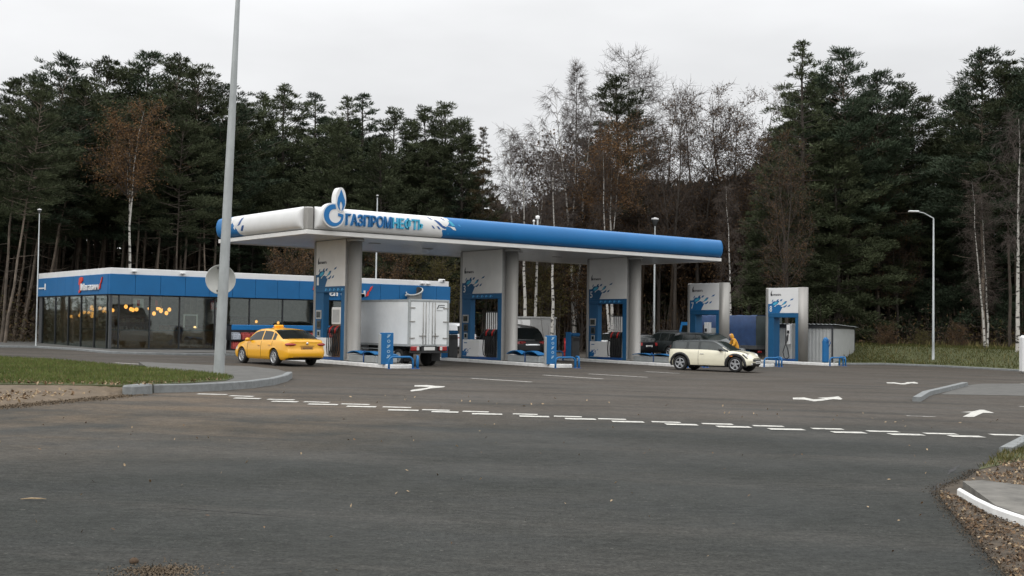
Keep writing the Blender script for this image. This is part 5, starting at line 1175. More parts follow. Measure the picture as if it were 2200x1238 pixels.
# --- white cars glimpsed through the pumps
hd = math.radians(200); q = on(*at_depth(1318, 700, 78)[:2]); car('white hatchback glimpsed through the third pump portal', 'hatchback', q, hd, HB, 'white_paint', name='hatchback_car')
VN = dict(HB); VN.update(L=4.6, W=1.88, H=1.86, xf=1.45, xr=-1.45, R=.34, sill=.3, tumble=.80, deck=[(-2.3, 1.0), (-2.2, 1.05), (1.3, 1.06), (1.9, .98), (2.2, .85), (2.3, .66)], roof=[(-2.28, 1.06), (-2.22, 1.5), (-2.1, 1.78), (-1.7, 1.84), (.2, 1.86), (.6, 1.82), (.9, 1.6), (1.6, 1.06)], belt=[(-2.3, 1.05), (1.5, 1.0), (2.3, .66)], win=[(.1, 1.15)], ws=(.72, 1.6), rw=(-2.27, -2.12), doors=[(.05, 1.2), (-1.0, .05)], plate={}, mirror=(1.2, 1.1), end=lambda e, z, y: ('tail_light' if .9 < z < 1.3 and y > .7 else None) if e == 'rear' else None, lamp=None)
hd = math.radians(98); car('white panel van glimpsed behind the second pump, right of the box truck', 'van', rear_at(1008, 71, VN, hd), hd, VN, 'white_paint', name='panel_van')

# --- white box truck
def box_truck():
    head = math.radians(91); e = Vector((math.cos(head), math.sin(head), 0)); r = at(920, 788.0); p = r + e * 0; p.z = gz(r.x, r.y + 2)
    s = thing('box_truck', 'white box truck seen from behind with closed rear doors, between the first and second pump', 'truck', p, head)
    Bz, Bt, BL_, hw = .86, 2.72, 3.9, .97
    mb = MB(); mb.box(.03, BL_, -hw, hw, Bz, Bt, 0, .02); bx = mb.build('cargo_box', 'box_white', s)
    mb = MB()
    for y in (-hw, hw): mb.box(-.03, .06, y - .05, y + .05, Bz - .04, Bt + .03, 0, .01)
    mb.box(-.03, .06, -hw + .05, hw - .05, Bt - .06, Bt + .03, 0, .01); mb.box(-.03, .06, -hw + .05, hw - .05, Bz - .05, Bz + .03, 0, .01)
    for y in (-hw - .012, hw - .01): mb.box(.06, BL_, y, y + .022, Bt - .07, Bt + .02); mb.box(.06, BL_, y, y + .022, Bz - .04, Bz + .05)
    mb.box(BL_ - .05, BL_ + .012, -hw - .01, hw + .01, Bz - .02, Bt + .02); mb.build('box_frame', 'galvanised', s)
    for sg in (1, -1):
        mb = MB(); mb.box(-.012, .028, sg * .02, sg * (hw - .052), Bz + .035, Bt - .065, 0, .008); d = mb.build('rear_door', 'box_white', s)
        mb = MB()
        for y in (.16, .30): mb.tube([(-.03, sg * y, Bz + .04), (-.03, sg * y, Bt - .08)], .014, 6)
        for z in (Bz + .3, Bz + .98, Bt - .32): mb.box(-.04, -.013, sg * (hw - .26), sg * (hw + .03), z - .02, z + .02)
        mb.box(-.05, -.013, sg * .14, sg * .48, Bz + .38, Bz + .41); mb.box(-.05, -.013, sg * .30, sg * .33, Bz + .28, Bz + .5); mb.build('door_bar', 'steel', d)
    mb = MB(); my = lambda u, v, w: Vector((-.0125 - w, -.38 - u, Bt - .35 + v)); mb.prism([(0, 0), (.09, .17), (.4, .17), (.4, .14), (.12, .14), (.06, 0)], my, 0, .004); mb.prism([(.13, .06), (.4, .06), (.4, .09), (.13, .09)], my, 0, .004); mb.prism([(0, -.08), (.3, -.08), (.3, -.06), (0, -.06)], my, 0, .004); mb.build('emblem', 'dark_grey', s)
    mb = MB(); mb.box(.0, BL_ + 1.4, -.36, -.26, .58, .84); mb.box(.0, BL_ + 1.4, .26, .36, .58, .84); mb.box(.02, .1, -hw + .1, hw - .1, .62, .84); mb.box(-.06, .04, -.95, .95, .55, .62); mb.build('chassis', 'black_plastic', s)
    for sg in (1, -1):
        mb = MB(); mb.box(-.08, .02, sg * .52, sg * .90, .64, .82, 0, .02); t = mb.build('tail_light', 'red_lens', s); mb = MB(); mb.box(-.087, -.078, sg * .52, sg * .64, .66, .80, 0, .01); mb.build('reversing_lens', 'clear_lens', t)
    mb = MB(); mb.box(-.075, -.06, -.27, .27, .66, .80, 0, .004); mb.build('number_plate', 'plate_white', s)
    mb = MB(); mb.box(-.05, .0, -.38, .38, .60, .85); mb.build('plate_carrier', 'black_plastic', s)
    for x, ys in ((.95, (-.78, -.56, .56, .78)), (4.45, (-.82, .82))):
        for y in ys:
            X = Matrix.Translation((x, y, .36)) @ Matrix.Rotation(PI / 2 * (-1 if y > 0 else 1), 4, 'X'); mb = MB(); mb.lathe([(.2, -.09), (.32, -.095), (.36, -.06), (.36, .06), (.32, .095), (.22, .09), (.2, .06)], 24, 0, X); w_ = mb.build('wheel', 'black_rubber', s); mb = MB(); mb.lathe([(.21, .075), (.16, .05), (.10, .09), (.0001, .09)], 18, 0, X); mb.build('rim', 'galvanised', w_)
    for y in (-.68, .68): mb = MB(); mb.box(.42, .45, y - .22, y + .22, .2, .62); mb.build('mud_flap', 'black_rubber', s)
    # cab
    prof = [(4.0, .55), (4.0, 2.12), (4.25, 2.20), (4.75, 2.12), (5.15, 1.72), (5.45, 1.30), (5.95, 1.08), (6.05, .8), (6.05, .45), (4.9, .42)]
    mb = MB(); mb.prism(prof, lambda u, v, w: Vector((u, w, v)), -.95, .95); mb.build('cab', 'white_paint', s)
    for sg in (1, -1):
        mb = MB(); mb.prism([(4.35, 1.30), (4.35, 1.95), (4.7, 1.95), (5.2, 1.35)], lambda u, v, w: Vector((u, sg * w, v)), .945, .958); mb.build('side_window', 'car_glass', s)
        mb = MB(); mb.box(5.02, 5.10, sg * 1.02, sg * 1.22, 1.35, 1.72, 0, .03); mb.tube([(5.1, sg * .93, 1.42), (5.06, sg * 1.1, 1.42)], .02, 6); mb.tube([(5.1, sg * .93, 1.68), (5.06, sg * 1.1, 1.68)], .02, 6); mb.build('mirror', 'black_plastic', s)
    mb = MB(); mb.prism([(3.95, 2.2), (4.2, 2.62), (4.5, 2.5), (4.9, 2.18), (4.75, 2.13), (4.25, 2.21)], lambda u, v, w: Vector((u, w, v)), -.85, .85); mb.build('roof_deflector', 'white_paint', s)
    mb = MB(); mb.box(1.9, 3.6, hw - .06, hw - .02, .45, .50); mb.box(1.9, 3.6, hw - .06, hw - .02, .65, .70); mb.box(1.9, 3.6, -hw + .02, -hw + .06, .45, .50); mb.box(1.9, 3.6, -hw + .02, -hw + .06, .65, .70); mb.build('side_guard', 'galvanised', s)
box_truck()

# --- blue tarpaulin lorry behind the free standing pumps
def lorry():
    head = math.radians(84); r = on(*at_depth(1652, 700, 69)[:2]); s = thing('tarpaulin_lorry', 'lorry with a dark blue tarpaulin body and grey rear sheet behind the free standing pumps', 'lorry', r, head)
    hw, L_, z0, z1 = 1.05, 5.2, .95, 2.72
    mb = MB(); k = 14; P = []
    for i in range(k + 1):
        x = L_ * i / k; sag = .02 * math.sin(i * 1.9); P.append([Vector((x, hw + sag, z0)), Vector((x, hw + .03 * math.sin(i * 2.3), (z0 + z1) / 2)), Vector((x, hw, z1 - .06)), Vector((x, hw - .1, z1 + sag)), Vector((x, -hw + .1, z1 - sag)), Vector((x, -hw, z1 - .06)), Vector((x, -hw - sag, z0))])
    mb.add([q for r_ in P for q in r_], [(i * 7 + j, i * 7 + j + 1, (i + 1) * 7 + j + 1, (i + 1) * 7 + j) for i in range(k) for j in range(6)], 0, True); mb.add(P[-1], [tuple(range(7))]); mb.build('tarpaulin', 'tarp_blue', s)
    mb = MB(); mb.box(-.03, .0, -hw, hw, z0, z1 - .04, 0, .01); fl = mb.build('rear_sheet', 'tarp_grey', s); mb = MB(); mb.box(-.045, -.032, -.28, .06, 1.95, 2.35, 0, .01); mb.build('patch', 'grey_panel', fl)
    mb = MB(); mb.box(-.05, L_, -hw - .02, hw + .02, .72, z0 - .004, 0, .01); mb.build('tailboard', 'dark_grey', s)
    mb = MB(); mb.box(0, L_ + 2, -.4, .4, .5, .71); mb.box(-.02, .04, -.9, .9, .42, .5); mb.build('chassis', 'black_plastic', s)
    for sg in (1, -1): mb = MB(); mb.box(-.06, .0, sg * .6, sg * .92, .52, .64, 0, .01); mb.build('tail_light', 'red_lens', s)
    mb = MB(); mb.box(.9, 2.0, hw - .45, hw - .02, .28, .70, 0, .03); mb.build('fuel_tank', 'blue_panel', s)
    for x in (.75 + 1.5, L_ + 1.1):
        for y in (-.85, .85):
            X = Matrix.Translation((x, y, .42)) @ Matrix.Rotation(PI / 2 * (-1 if y > 0 else 1), 4, 'X'); mb = MB(); mb.lathe([(.22, -.12), (.38, -.125), (.42, -.08), (.42, .08), (.38, .125), (.24, .12), (.22, .08)], 24, 0, X); w_ = mb.build('wheel', 'black_rubber', s); mb = MB(); mb.lathe([(.23, .1), (.17, .06), (.1, .11), (.0001, .11)], 18, 0, X); mb.build('rim', 'dark_grey', w_)
    mb = MB(); mb.prism([(L_ + .15, .6), (L_ + .15, 2.3), (L_ + 1.5, 2.3), (L_ + 1.75, 1.5), (L_ + 1.8, .6)], lambda u, v, w: Vector((u, w, v)), -1.0, 1.0); mb.build('cab', 'blue_panel', s)
    for sg in (1, -1): mb = MB(); mb.prism([(L_ + .6, 1.5), (L_ + .6, 2.1), (L_ + 1.35, 2.1), (L_ + 1.55, 1.5)], lambda u, v, w: Vector((u, sg * w, v)), .995, 1.01); mb.build('side_window', 'car_glass', s)
lorry()

# --- person in a yellow hooded jacket
def skin_mesh(name, joints, bones, mname, parent, sub=2):
    me = bpy.data.meshes.new(name); me.from_pydata([j[0] for j in joints], bones, []); o = bpy.data.objects.new(name, me); COL.objects.link(o)
    sk = o.modifiers.new('skin', 'SKIN'); sk.use_smooth_shade = True
    for v, j in zip(me.skin_vertices[0].data, joints): v.radius = (j[1], j[2] if len(j) > 2 else j[1])
    me.skin_vertices[0].data[0].use_root = True
    su = o.modifiers.new('sub', 'SUBSURF'); su.levels = sub; su.render_levels = sub
    dg = bpy.context.evaluated_depsgraph_get(); dg.update(); m2 = bpy.data.meshes.new_from_object(o.evaluated_get(dg)); bpy.data.objects.remove(o); bpy.data.meshes.remove(me)
    m2.materials.clear(); m2.materials.append(MT[mname])
    for p in m2.polygons: p.use_smooth = True
    ob = bpy.data.objects.new(name, m2); COL.objects.link(ob); ob.parent = parent; return ob
def person():
    q = on(*at_depth(1583, 700, 59.0)[:2]); s = thing('person', 'person in a yellow hooded jacket and dark trousers standing bent behind the cream hatchback', 'person', q, math.radians(150))
    # x forward, y left; bent forward over a nozzle
    J = [((0, 0, .88), .14, .12), ((.05, 0, 1.08), .13, .105), ((.16, 0, 1.28), .155, .11), ((.24, 0, 1.38), .055), ((.30, 0, 1.47), .075, .085), ((.325, 0, 1.57), .088, .095), ((.32, 0, 1.63), .05),
         ((.0, .10, .82), .09), ((.04, .11, .48), .062), ((-.02, .11, .10), .042), ((.12, .12, .035), .038), ((.0, -.10, .82), .09), ((.06, -.11, .48), .062), ((.0, -.11, .10), .042), ((.14, -.12, .035), .038),
         ((.18, .17, 1.30), .06), ((.24, .23, 1.06), .045), ((.42, .18, .98), .034), ((.50, .16, .98), .026, .036), ((.18, -.17, 1.30), .06), ((.26, -.23, 1.06), .045), ((.44, -.14, 1.0), .034), ((.52, -.12, 1.0), .026, .036)]
    Bn = [(0, 1), (1, 2), (2, 3), (3, 4), (4, 5), (5, 6), (0, 7), (7, 8), (8, 9), (9, 10), (0, 11), (11, 12), (12, 13), (13, 14), (2, 15), (15, 16), (16, 17), (17, 18), (2, 19), (19, 20), (20, 21), (21, 22)]
    for hx, hy, hz, sg in ((.50, .16, .98, 1), (.52, -.12, 1.0, -1)):     # five fingers each hand
        root = 18 if sg > 0 else 22
        for k, (dy, ln) in enumerate(((-.028, .058), (-.010, .07), (.010, .066), (.027, .052))):
            i = len(J); J.append(((hx + .035, hy + dy, hz), .009)); J.append(((hx + .035 + ln * .6, hy + dy * 1.1, hz - .012), .008)); J.append(((hx + .03 + ln * .75, hy + dy * 1.1, hz - .05), .007)); Bn += [(root, i), (i, i + 1), (i + 1, i + 2)]
        i = len(J); J.append(((hx + .01, hy - .04 * sg, hz + .0), .011)); J.append(((hx + .045, hy - .052 * sg, hz - .025), .009)); Bn += [(root, i), (i, i + 1)]
    body = skin_mesh('body', J, Bn, 'skin', s)
    mb = MB(); mb.ellipsoid((.405, 0, 1.545), (.022, .014, .02), 8, 6); 
    for sg in (1, -1): mb.ellipsoid((.31, .088 * sg, 1.55), (.02, .01, .03), 8, 6)
    mb.build('face', 'skin', s)
    mb = MB()
    for sg in (1, -1): mb.ellipsoid((.395, .032 * sg, 1.575), (.01, .013, .008), 8, 6)
    mb.box(.392, .402, -.022, .022, 1.505, 1.511); mb.build('eyes', 'hair', s)
    JK = [((0, 0, .80), .185, .16), ((.02, 0, .95), .18, .15), ((.06, 0, 1.10), .17, .14), ((.15, 0, 1.27), .19, .15), ((.20, 0, 1.36), .10, .09), ((.17, .18, 1.31), .085), ((.23, .245, 1.07), .066), ((.41, .185, .985), .048), ((.17, -.18, 1.31), .085), ((.25, -.245, 1.07), .066), ((.43, -.145, 1.0), .048)]
    skin_mesh('jacket', JK, [(0, 1), (1, 2), (2, 3), (3, 4), (3, 5), (5, 6), (6, 7), (3, 8), (8, 9), (9, 10)], 'jacket', s)
    HD = [((.19, 0, 1.36), .10, .10), ((.255, 0, 1.46), .105, .11), ((.285, 0, 1.56), .118, .12), ((.30, 0, 1.64), .06)]
    skin_mesh('hood', HD, [(0, 1), (1, 2), (2, 3)], 'jacket', s)
    TR = [((0, 0, .86), .15, .13), ((.0, .10, .78), .105), ((.04, .11, .46), .078), ((-.02, .11, .12), .062), ((.0, -.10, .78), .105), ((.06, -.11, .46), .078), ((.0, -.11, .12), .062)]
    skin_mesh('trousers', TR, [(0, 1), (1, 2), (2, 3), (0, 4), (4, 5), (5, 6)], 'trousers', s)
    for y, x in ((.11, -.02), (-.11, .0)): mb = MB(); mb.ellipsoid((x + .07, y, .05), (.14, .05, .05), 12, 8); mb.box(x - .06, x + .2, y - .045, y + .045, .0, .03, 0, .01); mb.build('shoe', 'black_plastic', s)
person()

# ================================================================== TREES
def limb(mb, p, d, ln, r0, r1, rr, seg=4, wob=.12, droop=0.0, n=5):
    path = [Vector(p)]; d = Vector(d).normalized()
    for i in range(seg):
        d = (d + Vector((rr.uniform(-wob, wob), rr.uniform(-wob, wob), rr.uniform(-wob, wob) - droop))).normalized(); path.append(path[-1] + d * ln / seg)
    mb.tube(path, [lerp(r0, r1, i / seg) for i in range(seg + 1)], n, 0, True, False); return path
def blade(mb, p, d, ln, wd, rr, m=0):
    a = Vector((rr.uniform(-1, 1), rr.uniform(-1, 1), rr.uniform(-1, 1))); s = d.cross(a)
    if s.length < 1e-3: return
    s = s.normalized() * wd * .5; q = p + d * ln
    o = len(mb.v); mb.v += [tuple(p - s * .4), tuple(p + d * ln * .45 - s), tuple(q), tuple(p + d * ln * .45 + s)]; mb.f.append((o, o + 1, o + 2, o + 3)); mb.m.append(m); mb.sm.append(False)
def rdir(rr, up=0.0):
    while True:
        v = Vector((rr.uniform(-1, 1), rr.uniform(-1, 1), rr.uniform(-1, 1)))
        if .1 < v.length < 1: v.normalize(); v.z += up; return v.normalized()
def tuft(mb, p, d, rr, ln, n, wd, up=.35, m=0):
    for _ in range(n): blade(mb, p + rdir(rr) * ln * .25, (d + rdir(rr, up) * 1.1).normalized(), ln * rr.uniform(.6, 1.1), wd * rr.uniform(.7, 1.3), rr, m)
PROTO = {}
def finish(key, parts):
    PROTO[key] = [(nm, mb.build(nm + '_source', ms, None, fix=False).data) for nm, mb, ms in parts]
    for nm, me in PROTO[key]:
        for o in [o for o in COL.objects if o.data == me]: bpy.data.objects.remove(o)
        me.name = nm
def conifer(key, seed, H, base, spread, shape, leafm, barkm, nbr=70, trunk_r=.085, dens=1.0, up=0.25, dead=8, pad=1.0):
    # whorled limbs carrying separate pads of needles, with open gaps between them
    rr = random.Random(seed); tb = MB(); fb = MB()
    bend = [Vector((0, 0, 0))]; N_ = 9
    for i in range(1, N_ + 1): bend.append(Vector((bend[-1].x + rr.uniform(-.07, .07), bend[-1].y + rr.uniform(-.07, .07), H * i / N_)))
    tb.tube(bend, [trunk_r * (1.25 if i == 0 else 1) * (1 - .88 * i / N_) for i in range(N_ + 1)], 8, 0, True, False)
    def tr(z): i = min(N_ - 1, max(0, int(z / H * N_))); return bend[i].lerp(bend[i + 1], z / H * N_ - i)
    for _ in range(dead):
        z = H * rr.uniform(.18, base + .05); a = rr.uniform(0, 2 * PI); limb(tb, tr(z), (math.cos(a), math.sin(a), rr.uniform(-.3, .3)), rr.uniform(.5, 1.8), .018, .006, rr, 3, .2)
    def pad_at(c, d, rx, rz, n):
        for _ in range(n):
            u = rdir(rr); q = rr.random() ** .45; p = c + Vector((u.x * rx, u.y * rx, u.z * rz)) * q
            blade(fb, p, (d * .5 + Vector((u.x * .5, u.y * .5, .55)) + rdir(rr) * .75).normalized(), rr.uniform(.16, .32), rr.uniform(.03, .06), rr)
    lop = rr.uniform(0, 2 * PI)
    for k in range(nbr):
        t = (k + rr.random()) / nbr; z = H * (base + (1 - base) * t ** .92); a = k * 2.39996 + rr.uniform(-.6, .6)
        r = spread * interp(shape, t) * rr.uniform(.55, 1.2) * (1 + .22 * math.cos(a - lop))
        r = max(r, .22)
        el = lerp(up - .35, up + .7, t) + rr.uniform(-.2, .2); d = Vector((math.cos(a), math.sin(a), el)).normalized()
        path = limb(tb, tr(min(z, H * .985)), d, r, .042 * (1 - .7 * t) + .008, .008, rr, 4, .14, -.05 if up > 0 else .05)
        m = max(1, int(r * 1.7 * dens + rr.random()))
        for j in range(m):
            u = lerp(.42, 1.0, (j + rr.uniform(.3, 1)) / m) if m > 1 else .9; i = min(3, int(u * 4)); p = path[i].lerp(path[i + 1], min(1, u * 4 - i))
            side = rdir(rr); side.z *= .3; c = p + side * rr.uniform(0, .28) * min(1.5, r); rx = rr.uniform(.32, .62) * pad * lerp(1, .55 if up > 0 else .30, t); pad_at(c, d, rx, rx * rr.uniform(.42, .75), int(215 * rx))
    for q in range(3 if up > 0 else 1):
        a = rr.uniform(0, 6.28); tip = tr(H * .97) + Vector((math.cos(a), math.sin(a), 0)) * (.25 * q); tb.tube([tr(H * .92), tip + Vector((0, 0, .35 - .2 * q))], [.02, .006], 4, 0, True, False)
        for h_ in (-.35, -.05, .2): pad_at(tip + Vector((0, 0, h_ - .15 * q)), Vector((0, 0, 1)), (.20 if up > 0 else .11) - .08 * h_, .24, 20)
    finish(key, [('trunk', tb, barkm), ('crown', fb, leafm)])
P_SH = [(0, .55), (.15, .9), (.4, 1.0), (.65, .8), (.85, .5), (1, .12)]
C_SH = [(0, 1.0), (.3, .86), (.6, .56), (.85, .26), (1, .04)]
F_SH = [(0, .8), (.2, 1.0), (.5, .86), (.8, .5), (1, .1)]
conifer('pine_a', 1, 18, .54, 2.7, P_SH, 'needles', 'pine_bark', 62)
conifer('pine_b', 2, 18, .48, 2.4, P_SH, 'needles', 'pine_bark', 66, .08)
conifer('pine_c', 3, 18, .44, 3.0, F_SH, 'needles_blue', 'pine_bark', 74, .09)
conifer('pine_d', 4, 18, .32, 3.0, F_SH, 'needles', 'dark_bark', 92, .19)
conifer('spruce_a', 5, 18, .14, 3.0, C_SH, 'needles_blue', 'dark_bark', 130, .18, 1.1, -.05)
conifer('spruce_b', 6, 18, .10, 3.2, C_SH, 'needles', 'dark_bark', 136, .2, 1.1, -.05)
conifer('pine_low', 7, 18, .08, 3.4, F_SH, 'needles', 'dark_bark', 130, .2, 1.1, .1, pad=1.15)
conifer('thin_spruce', 8, 18, .22, 1.9, C_SH, 'needles_brown', 'dark_bark', 110, .14, 1.3, -.05, pad=.8)
def bare(key, seed, H, forks, base, spread, barkm, twigm, prim=34, leaf=None, nleaf=0, conical=False, flat=False, drooping=.0, trunk_r=.14, twn=9, lean=.05, sub=6):
    rr = random.Random(seed); tb = MB(); wb = MB(); fb = MB(); stems = []
    N_ = 8
    for f in range(max(1, forks)):
        ang = rr.uniform(0, 2 * PI) + f * 2.2; fz = H * (base * .85) if forks > 1 else 0; p = Vector((0, 0, 0)); path = [p]
        for i in range(1, N_ + 1):
            z = H * i / N_ * (1 - .09 * f); k = max(0, z - fz) * (.13 if forks > 1 else 0); path.append(Vector((math.cos(ang) * k + rr.uniform(-lean, lean) * 2, math.sin(ang) * k + rr.uniform(-lean, lean) * 2, z)) if z > fz else Vector((rr.uniform(-lean, lean) * .6, rr.uniform(-lean, lean) * .6, z)) if f == 0 else stems[0][i])
        r0 = trunk_r * (1 - .25 * f); tb.tube(path, [r0 * (1.2 if i == 0 else 1) * (1 - .95 * i / N_) for i in range(N_ + 1)], 7, 0, True, False); stems.append(path)
    for path in stems:
        Ht = path[-1].z
        def tr(z): i = min(N_ - 1, int(z / Ht * N_)); return path[i].lerp(path[i + 1], z / Ht * N_ - i)
        for k in range(prim // len(stems)):
            t = (k + rr.random()) / (prim // len(stems)); z = Ht * (base + (.98 - base) * t); a = k * 2.4 + rr.uniform(-.6, .6)
            r = spread * (lerp(1, .08, t) if conical else (.5 + .6 * math.sin(PI * min(1, t * .85 + .15)))) * rr.uniform(.7, 1.2)
            el = rr.uniform(-.05, .30) if conical or flat else rr.uniform(.5, 1.3); d = Vector((math.cos(a), math.sin(a), el)).normalized()
            pp = limb(wb, tr(z), d, r, max(.014, .034 * (1 - t)), .008, rr, 4, .14, -.03 if not drooping else -.02, 4)
            for q in range(sub):
                u = lerp(.25, 1, (q + rr.random()) / sub); i = min(3, int(u * 4)); p = pp[i].lerp(pp[i + 1], u * 4 - i); dd = (d + rdir(rr, .2 - drooping) * 1.0).normalized(); tp_ = limb(wb, p, dd, r * rr.uniform(.25, .5), .012, .006, rr, 3, .16, drooping * .22, 3)
                for _ in range(twn):
                    c = tp_[rr.randint(1, 3)]; limb(wb, c, (dd + rdir(rr, .1 - drooping * 1.4) * 1.2), rr.uniform(.3, .8), .0085, .004, rr, 2, .15, drooping * .3, 3)
                for _ in range(nleaf):
                    c = tp_[rr.randint(1, 3)] + rdir(rr) * rr.uniform(0, .45); blade(fb, c, rdir(rr, -.2), rr.uniform(.06, .12), .07, rr)
    ps = [('trunk', tb, barkm), ('branches', wb, twigm)]
    if leaf: ps.append(('crown', fb, leaf))
    finish(key, ps)
bare('birch_a', 21, 15, 1, .42, 2.0, 'birch_bark', 'grey_twig', 40, drooping=.5, trunk_r=.165)
bare('birch_b', 22, 15, 2, .40, 2.0, 'birch_bark', 'grey_twig', 44, drooping=.5, trunk_r=.15)
bare('birch_c', 23, 15, 1, .30, 1.7, 'birch_bark', 'twig', 40, drooping=.4, trunk_r=.135)
bare('larch_a', 24, 20, 1, .30, 3.0, 'dark_bark', 'twig', 100, conical=True, trunk_r=.18, twn=7)
bare('larch_b', 25, 20, 2, .52, 2.5, 'dark_bark', 'twig', 120, flat=True, trunk_r=.18, twn=7)
bare('brown_a', 26, 16, 2, .36, 2.6, 'dark_bark', 'twig', 58, 'brown_leaf', 5, trunk_r=.15, twn=8)
bare('brown_b', 27, 16, 3, .30, 2.6, 'dark_bark', 'twig', 60, 'brown_leaf', 16, trunk_r=.15, twn=7)
bare('autumn', 28, 14, 3, .64, 2.3, 'birch_bark', 'twig', 54, 'orange_leaf', 30, trunk_r=.11, twn=3)
bare('thicket', 29, 6, 4, .12, 1.9, 'dark_bark', 'twig', 40, 'brown_leaf', 30, trunk_r=.05, twn=4)
bare('olive', 30, 7, 3, .12, 2.2, 'dark_bark', 'twig', 40, 'olive_leaf', 42, trunk_r=.06, twn=3)
HT = {'larch_a': 20, 'larch_b': 20, 'autumn': 14, 'thicket': 6, 'olive': 7}
for k in PROTO: HT.setdefault(k, 18 if k.startswith(('pine', 'spruce', 'thin')) else 15 if k.startswith('birch') else 16)
NAME = {'pine': 'pine_tree', 'spruce': 'spruce_tree', 'thin': 'spruce_tree', 'birch': 'birch_tree', 'larch': 'larch_tree', 'brown': 'deciduous_tree', 'autumn': 'autumn_tree', 'thicket': 'shrub', 'olive': 'shrub'}
tr_ = random.Random(77)
def tree(key, pxt, yt, pxb, d, label, group=None, wide=1.0):
    T = at_depth(pxt, yt, d); B = at_depth(pxb, 700, d); B.z = gz(B.x, B.y) - .05
    ax = T - B; hgt = ax.length; s = hgt / HT[key]
    nm = NAME[key.split('_')[0]]
    t = thing(nm, label, 'shrub' if nm == 'shrub' else 'tree', B, 0, group)
    q = ax.to_track_quat('Z', 'Y') @ Matrix.Rotation(tr_.uniform(0, 6.28), 4, 'Z').to_quaternion()
    if nm == 'shrub': q = Matrix.Rotation(tr_.uniform(0, 6.28), 4, 'Z').to_quaternion()
    t.rotation_mode = 'QUATERNION'; t.rotation_quaternion = q; w_ = s * wide * tr_.uniform(.94, 1.06); t.scale = (w_, w_, s)
    for n_, me in PROTO[key]:
        o = bpy.data.objects.new(n_, me); COL.objects.link(o); o.parent = t
    return t
